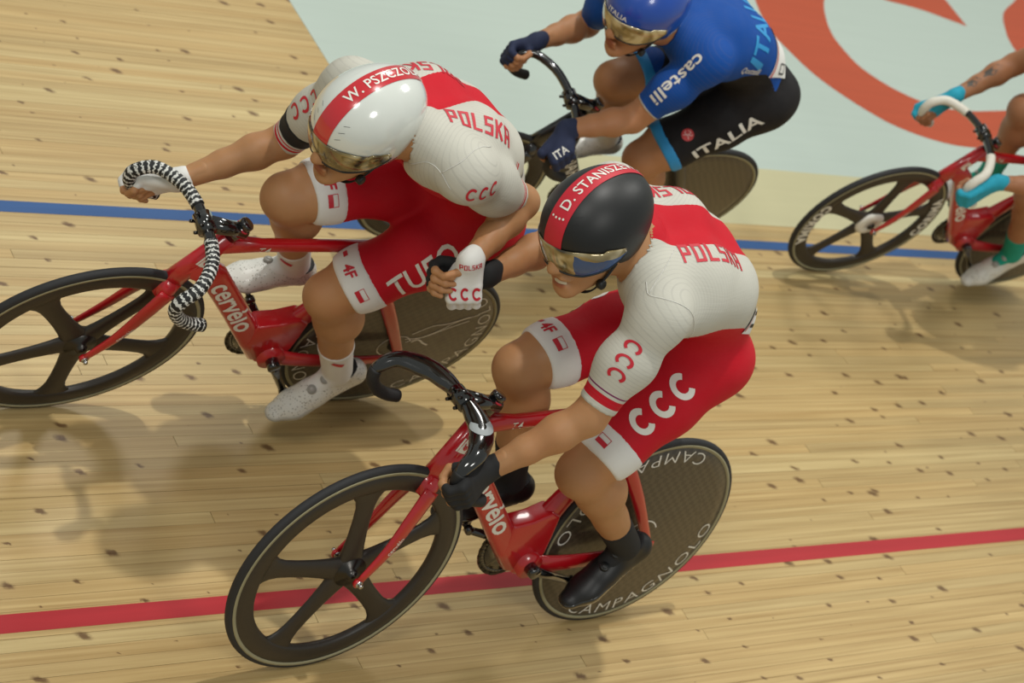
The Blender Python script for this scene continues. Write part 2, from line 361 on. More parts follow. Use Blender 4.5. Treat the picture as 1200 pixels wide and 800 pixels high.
# ------------------------------------------------------------------ signed-distance bodies, meshed by surface nets
class SDF:
    def __init__(s): s.P = []
    def cap(s, a, b, ra, rb=None, k=.02, tag='', flat=None):
        s.P.append(('c', np.asarray(a, float), np.asarray(b, float), ra, ra if rb is None else rb, k, tag, flat)); return s
    def ell(s, c, r, R=None, k=.02, tag=''):
        s.P.append(('e', np.asarray(c, float), np.asarray(r, float), np.eye(3) if R is None else np.asarray(R, float), 0, k, tag, None)); return s
    def mesh(s, h, off=0., tags=None, clips=None, kmax=1.0, cuts=None):
        PR = [p for p in s.P if tags is None or p[6] in tags]
        lo = np.full(3, 9e9); hi = -lo; bb = []
        for p in PR:
            if p[0] == 'c':
                r = max(p[3], p[4]) + off
                a = np.minimum(p[1], p[2]) - r; b = np.maximum(p[1], p[2]) + r
            else:
                r = p[2].max() + off; a = p[1] - r; b = p[1] + r
            m = min(p[5], kmax) + 2 * h
            bb.append((a - m, b + m)); lo = np.minimum(lo, a); hi = np.maximum(hi, b)
        lo -= 3 * h; hi += 3 * h
        n = np.ceil((hi - lo) / h).astype(int) + 1
        F = np.full(n, .2, np.float32)
        ax = [(lo[i] + h * np.arange(n[i])).astype(np.float32) for i in range(3)]
        for p, (a, b) in zip(PR, bb):
            i0 = np.maximum(((a - lo) / h).astype(int), 0); i1 = np.minimum(((b - lo) / h).astype(int) + 2, n)
            x = ax[0][i0[0]:i1[0], None, None]; y = ax[1][None, i0[1]:i1[1], None]; z = ax[2][None, None, i0[2]:i1[2]]
            if p[0] == 'c':
                A, B, ra, rb = p[1], p[2], p[3], p[4]; ab = B - A; L2 = float(ab @ ab) + 1e-12
                px, py, pz = x - np.float32(A[0]), y - np.float32(A[1]), z - np.float32(A[2])
                t = np.clip((px * np.float32(ab[0]) + py * np.float32(ab[1]) + pz * np.float32(ab[2])) / np.float32(L2), 0, 1)
                qx, qy, qz = px - t * np.float32(ab[0]), py - t * np.float32(ab[1]), pz - t * np.float32(ab[2])
                q2 = qx * qx + qy * qy + qz * qz; g = 1.0
                if p[7] is not None:
                    nn, sc = p[7]; qn = qx * np.float32(nn[0]) + qy * np.float32(nn[1]) + qz * np.float32(nn[2])
                    q2 = q2 - qn * qn + (qn / np.float32(sc)) ** 2; g = .5 * (1 + min(1, sc))
                d = (np.sqrt(np.maximum(q2, 0)) - (np.float32(ra) + np.float32(rb - ra) * t)) * np.float32(g) - np.float32(off)
            else:
                R = p[3]; px, py, pz = x - np.float32(p[1][0]), y - np.float32(p[1][1]), z - np.float32(p[1][2])
                k0 = 0; k1 = 0
                for j in range(3):
                    u = px * np.float32(R[0, j]) + py * np.float32(R[1, j]) + pz * np.float32(R[2, j])
                    rj = np.float32(p[2][j]); k0 = k0 + (u / rj) ** 2; k1 = k1 + (u / rj ** 2) ** 2
                k0 = np.sqrt(k0); k1 = np.sqrt(k1); d = k0 * (k0 - 1) / (k1 + np.float32(1e-9)) - np.float32(off)
            if clips and p[6] in clips:
                for H, D in clips[p[6]]:
                    D = unit(D); pl = x * np.float32(D[0]) + y * np.float32(D[1]) + z * np.float32(D[2]) - np.float32(H @ D)
                    d = np.maximum(d, pl)
            sl = tuple(slice(i0[j], i1[j]) for j in range(3)); c = F[sl]; k = np.float32(min(p[5], kmax))
            if k > 0:
                hh = np.maximum(k - np.abs(c - d), 0) / k
                F[sl] = np.minimum(c, d) - hh * hh * k * np.float32(.25)
            else: F[sl] = np.minimum(c, d)
        for a_, b_, r_ in cuts or ():
            x = ax[0][:, None, None]; y = ax[1][None, :, None]; z = ax[2][None, None, :]; ab = b_ - a_
            t = np.clip(((x - a_[0]) * ab[0] + (y - a_[1]) * ab[1] + (z - a_[2]) * ab[2]) / (ab @ ab), 0, 1)
            d = np.sqrt((x - a_[0] - t * ab[0]) ** 2 + (y - a_[1] - t * ab[1]) ** 2 + (z - a_[2] - t * ab[2]) ** 2) - r_
            F = np.maximum(F, -d.astype(np.float32))
        return nets(F, lo, h)
def nets(F, lo, h):
    sg = F < 0
    cnt = np.zeros(tuple(k - 1 for k in F.shape), np.uint8)
    for i in (0, 1):
        for j in (0, 1):
            for k in (0, 1): cnt += sg[i:F.shape[0] - 1 + i, j:F.shape[1] - 1 + j, k:F.shape[2] - 1 + k]
    act = np.argwhere((cnt > 0) & (cnt < 8))
    idx = np.full(cnt.shape, -1, np.int32); idx[tuple(act.T)] = np.arange(len(act))
    vals = {}
    for i in (0, 1):
        for j in (0, 1):
            for k in (0, 1): vals[i, j, k] = F[act[:, 0] + i, act[:, 1] + j, act[:, 2] + k]
    acc = np.zeros((len(act), 3)); num = np.zeros(len(act))
    for a in vals:
        for axx in range(3):
            if a[axx]: continue
            b = list(a); b[axx] = 1; b = tuple(b)
            va, vb = vals[a], vals[b]; m = (va < 0) != (vb < 0)
            t = np.where(m, va / np.where(m, va - vb, 1), 0)
            pt = np.array(a, float)[None] + t[:, None] * (np.array(b) - np.array(a))[None]
            acc += np.where(m[:, None], pt, 0); num += m
    V = lo + h * (act + acc / num[:, None])
    Q = []
    V = np.asarray(V)
    for axx in range(3):
        s0 = [slice(None)] * 3; s1 = [slice(None)] * 3
        s0[axx] = slice(0, -1); s1[axx] = slice(1, None)
        ch = sg[tuple(s0)] != sg[tuple(s1)]
        e = np.argwhere(ch); u, v = [(1, 2), (2, 0), (0, 1)][axx]
        e = e[(e[:, u] > 0) & (e[:, v] > 0)]
        ins = sg[tuple(e.T)]
        def id_(du, dv):
            q = e.copy(); q[:, u] -= du; q[:, v] -= dv; return idx[tuple(q.T)]
        q = np.stack([id_(1, 1), id_(0, 1), id_(0, 0), id_(1, 0)], 1)
        q[~ins] = q[~ins][:, ::-1]; Q.append(q)
    Q = np.concatenate(Q)
    for lam in (.5, .5):
        acc = np.zeros_like(V); num = np.zeros(len(V))
        for k in range(4):
            a, b = Q[:, k], Q[:, (k + 1) % 4]
            for c in range(3): acc[:, c] += np.bincount(a, V[b, c], len(V))
            num += np.bincount(a, minlength=len(V))
        V = V + lam * (acc / np.maximum(num, 1)[:, None] - V)
    return V, Q
def mjoin(parts):
    V = []; Q = []; n = 0
    for v, q in parts: V.append(v); Q.append(q + n); n += len(v)
    return np.concatenate(V), np.concatenate(Q)

# ------------------------------------------------------------------ lettering
def text2d(s, height=1.0, bold=.0, shear=0., maxedge=.01, spacing=1.0, width=None):
    """flat text mesh: verts (N,2) centred, height = cap height"""
    cu = bpy.data.curves.new('t', 'FONT'); cu.body = s; cu.size = 1; cu.offset = bold; cu.shear = shear; cu.resolution_u = 3
    cu.space_character = spacing; cu.fill_mode = 'FRONT'
    o = bpy.data.objects.new('t', cu); me = o.to_mesh()
    bm = bmesh.new(); bm.from_mesh(me); o.to_mesh_clear()
    bpy.data.objects.remove(o); bpy.data.curves.remove(cu)
    bmesh.ops.remove_doubles(bm, verts=bm.verts, dist=1e-4)
    V = np.array([v.co[:] for v in bm.verts])
    lo, hi = V[:, :2].min(0), V[:, :2].max(0)
    ch = .73; sy = height / ch; sx = sy if width is None else width / (hi[0] - lo[0])
    for v in bm.verts: v.co = ((v.co.x - (lo[0] + hi[0]) / 2) * sx, (v.co.y - ch / 2) * sy, 0)
    bmesh.ops.triangulate(bm, faces=bm.faces)
    for _ in range(5):
        es = [e for e in bm.edges if e.calc_length() > maxedge]
        if not es: break
        bmesh.ops.subdivide_edges(bm, edges=es, cuts=1); bmesh.ops.triangulate(bm, faces=[f for f in bm.faces if len(f.verts) > 3])
    bm.verts.index_update()
    V = np.array([v.co[:2] for v in bm.verts]); F = [[v.index for v in f.verts] for f in bm.faces]
    bm.free(); return V, F
def poly2d(loops, maxedge=.01):
    """filled outline(s) -> flat tri mesh"""
    bm = bmesh.new()
    for L in loops:
        vs = [bm.verts.new((x, y, 0)) for x, y in L]
        for i in range(len(vs)): bm.edges.new((vs[i], vs[(i + 1) % len(vs)]))
    bmesh.ops.triangle_fill(bm, use_beauty=True, edges=bm.edges[:])
    for f in bm.faces:
        if f.normal.z < 0: f.normal_flip()
    for _ in range(5):
        es = [e for e in bm.edges if e.calc_length() > maxedge]
        if not es: break
        bmesh.ops.subdivide_edges(bm, edges=es, cuts=1); bmesh.ops.triangulate(bm, faces=[f for f in bm.faces if len(f.verts) > 3])
    bm.verts.index_update()
    V = np.array([v.co[:2] for v in bm.verts]); F = [[v.index for v in f.verts] for f in bm.faces]; bm.free(); return V, F
def rect2d(w, h, maxedge=.012, cx=0, cy=0):
    nx = max(1, int(w / maxedge)); ny = max(1, int(h / maxedge))
    V = np.array([(cx - w / 2 + w * i / nx, cy - h / 2 + h * j / ny) for j in range(ny + 1) for i in range(nx + 1)])
    F = [[j * (nx + 1) + i, j * (nx + 1) + i + 1, (j + 1) * (nx + 1) + i + 1, (j + 1) * (nx + 1) + i] for j in range(ny) for i in range(nx)]
    return V, F
def arc2d(r0, r1, a0, a1, n=20, c=(0, 0), sx=1, sy=1):
    A = np.linspace(a0, a1, n)
    V = np.array([(c[0] + sx * r * math.cos(a), c[1] + sy * r * math.sin(a)) for a in A for r in (r0, r1)])
    F = [[2 * i, 2 * i + 1, 2 * i + 3, 2 * i + 2] for i in range(n - 1)]
    return V, F
def j2(parts):
    V = []; F = []; n = 0
    for v, f in parts: V.append(np.asarray(v)); F += [[i + n for i in q] for q in f]; n += len(v)
    return np.concatenate(V), F
def ring2d(r0, r1, a0, a1, n=24, m=6):
    return j2([arc2d(r0 + (r1 - r0) * i / m, r0 + (r1 - r0) * (i + 1) / m, a0, a1, n) for i in range(m)])
def letter_c(h, w, t):
    a = math.radians(42)
    return arc2d(1 - t / (h / 2), 1.0, a, 2 * math.pi - a, 22, sx=w / 2, sy=h / 2)
def ccc(h, w, gap, t):
    return j2([(v + [(i - 1) * (w + gap), 0], f) for i in range(3) for v, f in [letter_c(h, w, t)]])
GLYPH = {'P': [(0, 0, 0, 1), (0, 1, 1, 1), (1, 1, 1, .45), (1, .45, 0, .45)], 'O': [(0, 0, 0, 1), (0, 1, 1, 1), (1, 1, 1, 0), (1, 0, 0, 0)], 'L': [(0, 1, 0, 0), (0, 0, 1, 0)],
         'S': [(1, 1, 0, 1), (0, 1, 0, .52), (0, .52, 1, .52), (1, .52, 1, 0), (1, 0, 0, 0)], 'K': [(0, 0, 0, 1), (.1, .45, 1, 1), (.3, .55, 1, 0)], 'A': [(0, 0, 0, 1), (0, 1, 1, 1), (1, 1, 1, 0), (0, .42, 1, .42)]}
def block_text(words, h, width, t=.155):
    n = len(words); cw = width / (n + (n - 1) * .28); gap = cw * .28; th = t * h; parts = []
    for i, ch in enumerate(words):
        x0 = -width / 2 + i * (cw + gap) + th / 2; y0 = -h / 2 + th / 2
        for a, b, c, d in GLYPH[ch]:
            p = np.array([x0 + a * (cw - th), y0 + b * (h - th)]); q = np.array([x0 + c * (cw - th), y0 + d * (h - th)])
            u = unit(q - p); m = np.array([-u[1], u[0]]); p = p - u * th / 2; q = q + u * th / 2; k = max(1, int(np.linalg.norm(q - p) / .009))
            V = [p + (q - p) * j / k + m * s * th / 2 for j in range(k + 1) for s in (-1, 0, 1)]
            F = [[3 * j + s, 3 * j + 3 + s, 3 * j + 4 + s, 3 * j + 1 + s] for j in range(k) for s in (0, 1)]
            parts.append((np.array(V), F))
    return j2(parts)
def bvh_of(o):
    me = o.data; V = np.empty(len(me.vertices) * 3, np.float32); me.vertices.foreach_get('co', V)
    return BVHTree.FromPolygons([tuple(v) for v in V.reshape(-1, 3).tolist()], [p.vertices[:] for p in me.polygons])
def stick(name, VF, bvh, o, r, n, mat, parent, label=None, up=None, off=.0013, dist=.10):
    """lay a flat figure onto a surface: centre o, reading direction r, outward normal n"""
    V, F = VF; o = np.asarray(o, float); n = unit(n); r = np.asarray(r, float); r = unit(r - n * (r @ n)); u = np.cross(n, r)
    out = []
    for x, y in V:
        p = o + r * x + u * y
        h = bvh.ray_cast(Vector(p + n * dist), Vector(-n), dist * 2.2)
        if h[0] is None:
            h = bvh.find_nearest(Vector(p)); 
        nn = h[1] if h[1].dot(Vector(n)) > 0 else Vector(n)
        out.append(np.array(h[0] + nn * off))
    return mk(name, out, F, mat, parent, label)

# ------------------------------------------------------------------ the track (z = 0 is the boarded surface)
V, F = box((-2.0, -2.6, -.05), (16, 10, .06))
floor = mk('floor', V, F, plain('floor_substrate', S(120, 92, 60), .7), smooth=False)
floor['kind'] = 'structure'; floor['label'] = 'boarded pine cycling track with painted lines'; floor.location = (0, 0, 0)
def plank_mesh():
    bm = bmesh.new(); bmesh.ops.create_cube(bm, size=1)
    me = bpy.data.meshes.new('plank'); bm.to_mesh(me); bm.free(); me.materials.append(pine); return me
PL = plank_mesh()
def plank_row(y, xa, xb, h=.04, lmin=2.2, lmax=4.0):
    x = xa - random.uniform(0, 1.2)
    while x < xb:
        L = random.uniform(lmin, lmax); e = min(x + L, xb)
        if e > xa:
            s = max(x, xa)
            o = bpy.data.objects.new('plank', PL); COL.objects.link(o); o.parent = floor
            o.scale = (e - s - .0016, h - random.uniform(.0003, .0014), .02)
            o.location = ((s + e) / 2, y, -.01 - random.uniform(0, .0006))
        x = e
    return
y = -1.675 + .02
while y < .95:
    plank_row(y, -5.0, min(1.775 + (y - .166) * .31 + .65, 2.3)); y += .04
y = -1.675 - .02
while y > -3.1:
    plank_row(y, -.327, 1.95 + (y + 1.675) * .25); y -= .04
def slab(name, x0, x1, y0, y1, z0, z1, m, label):
    V, F = box(((x0 + x1) / 2, (y0 + y1) / 2, (z0 + z1) / 2), (x1 - x0, y1 - y0, z1 - z0))
    o = mk(name, V, F, m, floor, label, smooth=False); return o
slab('painted_line', -5.6, 2.6, -1.573, -1.521, -.0004, .0007, paint_blue, 'blue painted track line')
slab('painted_line', -5.6, 2.6, -.029, .027, -.0004, .0007, paint_red, 'red painted track line')
slab('painted_panel', -9.5, -.327, -2.055, -1.675, -.02, .0003, paint_cream, 'cream painted strip above the blue line')
slab('painted_panel', -9.5, -.327, -7.0, -2.055, -.02, .0003, paint_white, 'white painted advertising panel')
# the far reaches of the boards, too far off to tell apart
for x0, x1, y0, y1 in ((-9.9, -5.0, -1.675, 2.3), (-5.0, 5.9, .97, 2.3), (2.42, 5.9, -7.5, .97), (-.327, 2.42, -7.5, -3.14)):
    slab('board_field', x0, x1, y0, y1, -.02, -.0015, pine, 'pine boards further along the track')['kind'] = 'stuff'
LET = [[(-3.207, -2.986), (-3.243, -2.838), (-3.318, -2.704), (-3.425, -2.575), (-3.534, -2.485), (-3.719, -2.41), (-3.945, -2.376), (-4.298, -2.4), (-4.728, -2.487), (-5.374, -2.688), (-5.545, -2.932), (-4.871, -2.786), (-4.517, -2.727), (-4.223, -2.689), (-4.003, -2.702), (-3.879, -2.747), (-3.759, -2.832), (-3.67, -2.956), (-3.653, -3.092), (-3.672, -3.236), (-3.755, -3.408), (-3.868, -3.562), (-4.019, -3.682), (-4.224, -3.731), (-4.428, -3.67), (-4.573, -3.651), (-4.755, -3.615), (-4.997, -3.533), (-5.036, -3.787), (-5.123, -4.219), (-4.746, -4.387), (-4.225, -4.345), (-3.762, -4.074), (-3.427, -3.696), (-3.279, -3.449), (-3.191, -3.187)],
       [(-5.805, -3.936), (-5.528, -3.758), (-5.366, -3.567), (-5.272, -3.392), (-5.287, -3.262), (-5.721, -3.266), (-6.75, -4.3), (-6.157, -4.179)]]
CORNER = {27, 10, 9}
for j, L in enumerate(LET):
    P = []
    m = len(L)
    for i in range(m):      # round the outline except at the sharp tip
        a, b, c, d = [np.array(L[(i + k) % m]) for k in (-1, 0, 1, 2)]
        if j == 0 and (i in CORNER or (i + 1) % m in CORNER): P += [tuple(b + (c - b) * t) for t in np.linspace(0, 1, 4, endpoint=False)]; continue
        for t in np.linspace(0, 1, 5, endpoint=False):
            P.append(tuple(.5 * (2 * b + (c - a) * t + (2 * a - 5 * b + 4 * c - d) * t * t + (-a + 3 * b - 3 * c + d) * t ** 3)))
    V2, F2 = poly2d([P], 9)
    mk('painted_letter', [(x, y, .0009) for x, y in V2], F2, paint_orange, floor, 'orange painted letter on the white panel')

# ------------------------------------------------------------------ track bicycles (local: X forward, Y rider's left, Z up)
WB, RW = .97752, .334
BB = np.array([.395, 0, .295])
HT0, HT1 = np.array([.842, 0, .615]), np.array([.768, 0, .805])
def placed(x, y, psi, lean):
    m = Matrix.Rotation(psi, 4, 'Z') @ Matrix.Rotation(-lean, 4, 'X'); m.translation = (x, y, 0); return m
POSE = {2: (0, .1611, .0514, -.1169, .0294), 1: (.4423, -.7302, .0153, .2361, .0398), 3: (-1.1421, -1.4932, .0098, .3085, 0), 4: (-3.1313, -1.369, -.0406, .2086, .0098)}
MAT = {k: placed(*v[:4]) for k, v in POSE.items()}
def thing(name, label, cat, mat4, group=None):
    o = bpy.data.objects.new(name, None); COL.objects.link(o); o.matrix_world = mat4; o.empty_display_size = .1
    o['label'] = label; o['category'] = cat
    if group: o['group'] = group
    return o

def circ_text(s, r0, h, a_mid, y, sgn=1, bold=0., spacing=1.1, outward=True, span=None):
    """lettering round a wheel face: mapped to the XZ plane at side offset y; sgn=-1 reads with tops towards the hub"""
    V, F = text2d(s, h, bold, maxedge=.012, spacing=spacing, width=None if span is None else span * r0)
    out = []
    for u, v in V:
        if outward: a = a_mid + u / r0; r = r0 + v
        else: a = a_mid - u / r0; r = r0 - v
        out.append((r * math.cos(a), y if not callable(y) else y(r), r * math.sin(a)))
    # seen from the left side (+Y) the X axis points to the left, so angles run clockwise
    return out, F
def wheel_front(parent, mat4, rim_mat, hub_white=False, rimtext=None, spin=0.0):
    T = mat4
    prof = [(.262, .0085), (.268, .0115), (.29, .0125), (.312, .0105), (.316, .006), (.316, -.006), (.312, -.0105), (.29, -.0125), (.268, -.0115), (.262, -.0085), (.259, 0)]
    rim = mk('front_wheel', *lathe(prof, 96), rim_mat, parent); rim.matrix_local = T
    t = [(.3225 + .0115 * math.cos(a), .0115 * math.sin(a)) for a in np.linspace(0, 2 * math.pi, 16, endpoint=False)]
    mk('tyre', *lathe(t, 96), rubber, rim)
    for s in (1, -1):
        mk('sidewall', *lathe([(.3105, s * .0112), (.3165, s * .0122), (.3205, s * .0120), (.3180, s * .009), (.3105, s * .009)][::s], 96), sidewall_m, rim)
    for k in range(5):
        a = spin + k * 2 * math.pi / 5; V = []; F = []
        R = [.022, .045, .075, .12, .17, .21, .235, .25, .258, .264]; W = [.040, .036, .031, .0275, .0265, .028, .034, .044, .056, .074]; Y = [.016, .015, .013, .011, .010, .0098, .0098, .0098, .0096, .009]
        n = 14
        for r, w, yy in zip(R, W, Y):
            for q in range(n):
                b = 2 * math.pi * q / n; V.append((r * math.cos(a) - w * math.cos(b) * math.sin(a), yy * math.sin(b), r * math.sin(a) + w * math.cos(b) * math.cos(a)))
        for i in range(len(R) - 1):
            for q in range(n): F.append([i * n + q, i * n + (q + 1) % n, (i + 1) * n + (q + 1) % n, (i + 1) * n + q])
        F.append(list(range(n))); F.append([(len(R) - 1) * n + q for q in range(n)][::-1])
        mk('spoke', V, F, rim_mat, rim)
    hub = lathe([(0, .036), (.012, .036), (.016, .030), (.018, .02), (.044, .0165), (.044, -.0165), (.018, -.02), (.016, -.03), (.012, -.036), (0, -.036)], 32, closed_prof=False)
    mk('hub', *hub, metal if not hub_white else rim_mat, rim)
    if hub_white:
        mk('hub_cover', *lathe([(.017, .028), (.050, .022), (.060, .0165), (.060, .008), (.017, .008)], 40), white_paint, rim, 'white hub cover')
    for s in (1, -1):
        mk('axle_nut', *join([disc_cyl((0, s * .054, 0), (0, s, 0), .010, .016, 12), disc_cyl((0, s * .066, 0), (0, s, 0), .006, .010, 12)]), silver, rim)
    if rimtext:
        for a in rimtext[1]:
            mk('lettering', *circ_text(rimtext[0], (.290), .040, a, .0140, outward=False, bold=.05, spacing=1.2), white_paint, rim, 'white lettering on the rim', smooth=False)
    return rim
def wheel_rear(parent, mat4, graphics):
    def yy(r): return .024 - .0135 * (r / .312) ** 1.5
    prof = [(0, .024)] + [(r, yy(r)) for r in np.linspace(.03, .312, 8)] + [(.316, .006), (.316, -.006)] + [(r, -yy(r)) for r in np.linspace(.312, .03, 8)] + [(0, -.024)]
    d = mk('rear_wheel', *lathe(prof, 96, closed_prof=False), carbon_disc, parent); d.matrix_local = mat4
    t = [(.3225 + .0115 * math.cos(a), .0115 * math.sin(a)) for a in np.linspace(0, 2 * math.pi, 16, endpoint=False)]
    mk('tyre', *lathe(t, 96), rubber, d)
    for s in (1, -1):
        mk('sidewall', *lathe([(.3105, s * .0112), (.3165, s * .0122), (.3205, s * .0120), (.3180, s * .009), (.3105, s * .009)][::s], 96), sidewall_m, d)
        mk('axle_nut', *join([disc_cyl((0, s * .066, 0), (0, s, 0), .011, .014, 12), disc_cyl((0, s * .074, 0), (0, s, 0), .006, .010, 12)]), silver, d)
    mk('hub', *lathe([(0, .06), (.009, .06), (.012, .04), (.02, .024), (.02, -.024), (.012, -.04), (.009, -.06), (0, -.06)], 24, closed_prof=False), metal, d)
    y = lambda r: yy(min(r, .31)) + .0012
    for g in graphics:
        if g[0] == 'text':
            mk('lettering', *circ_text(g[1], g[2], g[3], g[4], y, bold=-.012 if g[6] else .01, outward=g[5], spacing=1.15, span=g[7] if len(g) > 7 else None), white_paint, d, 'white lettering on the disc', smooth=False)
        if g[0] == 'ring':
            V, F = arc2d(g[1] - g[2], g[1] + g[2], g[3], g[4], 48)
            mk('printed_ring', [(v[0], y(math.hypot(*v)), v[1]) for v in V], F, white_paint, d, 'white printed ring', smooth=False)
        if g[0] == 'stroke':
            P = spline(np.array([(p[0], 0, p[1]) for p in g[1]]), 8); P[:, 1] = [y(math.hypot(p[0], p[2])) for p in P]
            mk('printed_stroke', *sweep(P, g[2], .0003, lat=(.5, 0, .8), n=6), white_paint, d, 'white printed squiggle', smooth=False)
    return d
m_, nt_, b_ = nodes('carbon_disc')
tc_ = nd(nt_, 'ShaderNodeTexCoord'); ck_ = nd(nt_, 'ShaderNodeTexChecker'); ck_.inputs['Scale'].default_value = 62
lk(nt_, tc_.outputs['Object'], ck_.inputs['Vector']); ck_.inputs['Color1'].default_value = (*S(60, 53, 44), 1); ck_.inputs['Color2'].default_value = (*S(74, 66, 54), 1)
lk(nt_, ck_.outputs['Color'], b_.inputs['Base Color']); b_.inputs['Roughness'].default_value = .38; b_.inputs['Coat Weight'].default_value = .3
carbon_disc = m_

def bicycle(k, label, fm, crank, bar_tape, graphics, rimtext=None, hub_white=False, down_text='cervélo', spin=.3, top_text='T4', bar_lift=0.0, wing=False):
    B = thing('track_bicycle', label, 'bicycle', MAT[k])
    steer = POSE[k][4]
    ax = unit(HT1 - HT0); ST = Matrix.Translation(HT0) @ Matrix.Rotation(steer, 4, Vector(ax)) @ Matrix.Translation(-Vector(HT0))
    ry = 1.0
    # frame
    tubes = [sweep([HT0 - ax * .012, HT0 + ax * .06, HT1 + ax * .004], [.024, .021, .021], [.036, .034, .028], n=18),
             sweep([HT1 + [.004, 0, -.026], [.66, 0, .778], [.45, 0, .785], [.23, 0, .788]], [.021, .0155, .015, .016], [.030, .019, .018, .022], n=16, pw=2.6),
             sweep([HT0 + [-.020, 0, .075], [.734, 0, .645], [.589, 0, .480], [.48, 0, .353], [.425, 0, .290]], [.021, .0225, .0245, .029, .031], [.040, .037, .036, .037, .037], n=20, pw=3.2),
             sweep(spline([[.225, 0, .815], [.245, 0, .72], [.29, 0, .60], [.350, 0, .49], [.380, 0, .42]], 4), [.014, .0145, .016, .020, .025], [.028, .030, .032, .034, .036], n=16, pw=2.6),
             prism([(.505, .435), (.44, .446), (.385, .470), (.352, .452), (.346, .385), (.343, .325), (.356, .268), (.395, .246), (.432, .262), (.50, .345)], .029, .008),
             sweep([BB + [0, -.045, 0], BB + [0, .045, 0]], .040, .040, lat=(1, 0, 0), n=24)]
    for s in (1, -1):
        tubes.append(sweep(spline([[.385, s * .026, .290], [.31, s * .042, .294], [.16, s * .060, .312], [.005, s * .062, .332]], 5), [.013, .012, .010, .006], [.034, .029, .024, .016], n=12))
        tubes.append(sweep(spline([[.262, s * .014, .675], [.222, s * .034, .635], [.125, s * .052, .512], [.0, s * .062, .340]], 5), [.012, .012, .011, .007], [.024, .022, .020, .014], n=12))
        tubes.append(sweep([[.03, s * .061, .333], [-.022, s * .061, .334]], .004, .015, n=10))
    fr = mk('frame', *join(tubes), fm, B)
    bv = bvh_of(fr)
    dt = unit(np.array([.48, 0, .353]) - np.array([.734, 0, .645]))
    if down_text == 'cervélo':
        stick('lettering', text2d('cervélo', .060, .020, maxedge=.02, width=.275), bv, (.622, .03, .530), dt, (0, 1, 0), white_paint, fr, 'white lettering on the down tube', off=.0012)
        stick('lettering', text2d('cervélo', .060, .020, maxedge=.02, width=.275), bv, (.622, -.03, .530), -dt, (0, -1, 0), white_paint, fr, 'white lettering on the down tube', off=.0012)
    else:
        stick('lettering', text2d(down_text, .052, .012, maxedge=.02, width=.33), bv, (.585, .03, .495), dt, (0, 1, 0), white_paint, fr, 'white lettering on the down tube', off=.0012)
    if top_text:
        stick('lettering', text2d(top_text, .021, .012, maxedge=.02, spacing=1.2), bv, (.655, .02, .778), (-1, 0, .03), (0, 1, .25), white_paint, fr, 'white lettering on the top tube')
    # badge on the head tube
    stick('head_badge', rect2d(.040, .034), bv, HT0 * .42 + HT1 * .58 + [0, .03, 0], -ax, (0, 1, 0), white_paint, fr, 'white square badge on the head tube', off=.0010)
    stick('lettering', text2d('é', .022, .02), bv, HT0 * .42 + HT1 * .58 + [0, .03, 0], (-.6, 0, .2), (0, 1, 0), red_print if fm is frame_red else black_print, fr, off=.0020)
    # fork
    fk = [sweep([HT0 + ax * .012, HT0 - ax * .016, HT0 - ax * .045 + [.004, 0, 0]], [.026, .036, .040], [.032, .034, .026], n=18)]
    for s in (1, -1):
        fk.append(sweep(spline([HT0 - ax * .02 + [0, s * .030, 0], HT0 - ax * .10 + [.006, s * .042, 0], [.925, s * .050, .425], [WB, s * .054, .336]], 5), [.010, .0085, .008, .006], [.027, .025, .018, .012], n=12))
        fk.append(disc_cyl((WB, s * .054, .334), (0, s, 0), .014, .010, 14))
    fo = mk('fork', *join(fk), fm, B); fo.matrix_local = ST
    if fm is frame_red:
        stick('lettering', text2d('cervélo', .014, .01, maxedge=.02), bvh_of(fo), (.913, .06, .447), (-.52, 0, .85), (0, 1, 0), white_paint, fo, 'small white lettering on the fork blade')
    # wheels
    wheel_front(B, ST @ Matrix.Translation((WB, 0, RW)), carbon, hub_white, rimtext, spin)
    wheel_rear(B, Matrix.Translation((0, 0, RW)), graphics)
    # stem, spacers, bar
    L = np.array([0, 0, bar_lift])
    st = join([sweep([HT1 + ax * .004, HT1 + ax * .055], .019, .019, n=16),
               sweep([HT1 + ax * .034 - [.016, 0, 0], HT1 + ax * .036 + [.03, 0, .008], np.array([.855, 0, .865]) + L], [.022, .019, .020], [.020, .018, .022], n=16, pw=2.6),
               sweep([np.array([.866, -.026, .867]) + L, np.array([.866, .026, .867]) + L], .024, .024, lat=(1, 0, 0), n=16)])
    so = mk('stem', *st, gloss_black, B); so.matrix_local = ST
    top = HT1 + ax * .062
    mk('stem_cap', *disc_cyl(top, ax, .0195, .016, 18), gloss_black, so)
    mk('spacer_ring', *disc_cyl(HT1 + ax * .050, ax, .0205, .006, 18), red_print, so, 'red ring under the stem cap')
    for s in (1, -1):
        for dz in (.016, -.016): mk('bolt', *disc_cyl(np.array([.889, s * .017, .868 + dz]) + L, (1, 0, 0), .0045, .010, 8), metal, so)
    bp = [(.865, 0, .867), (.868, -.06, .867), (.885, -.12, .862), (.93, -.175, .85), (.968, -.19, .82), (.972, -.192, .785), (.945, -.194, .748), (.905, -.195, .725), (.865, -.195, .715)]
    half = np.array(bp) + [[0, 0, bar_lift * max(0, 1 - i / 6)] for i in range(9)]
    whole = np.vstack([half[::-1], half[1:] * [1, -1, 1]])
    P = spline(whole, 7)
    h = mk('handlebar', *sweep(P, .0145 if not wing else [.0145, .0145, .0145, .016, .018, .016, .0145, .0145, .0145], .0145 if not wing else [.0145, .0145, .0145, .0145, .021, .031, .028, .0145, .028, .031, .021, .0145, .0145, .0145, .0145], lat=(.3, .2, .93), n=14), gloss_black, B); h.matrix_local = ST
    def wrap(name, m, i0, i1, r):
        seg = P[i0:i1]; V, F = sweep(seg, r, r, lat=(.3, .2, .93), n=14); al = sweep.along
        return mk(name, V, F, m, h, attrs={'along': al})
    NP = len(P)
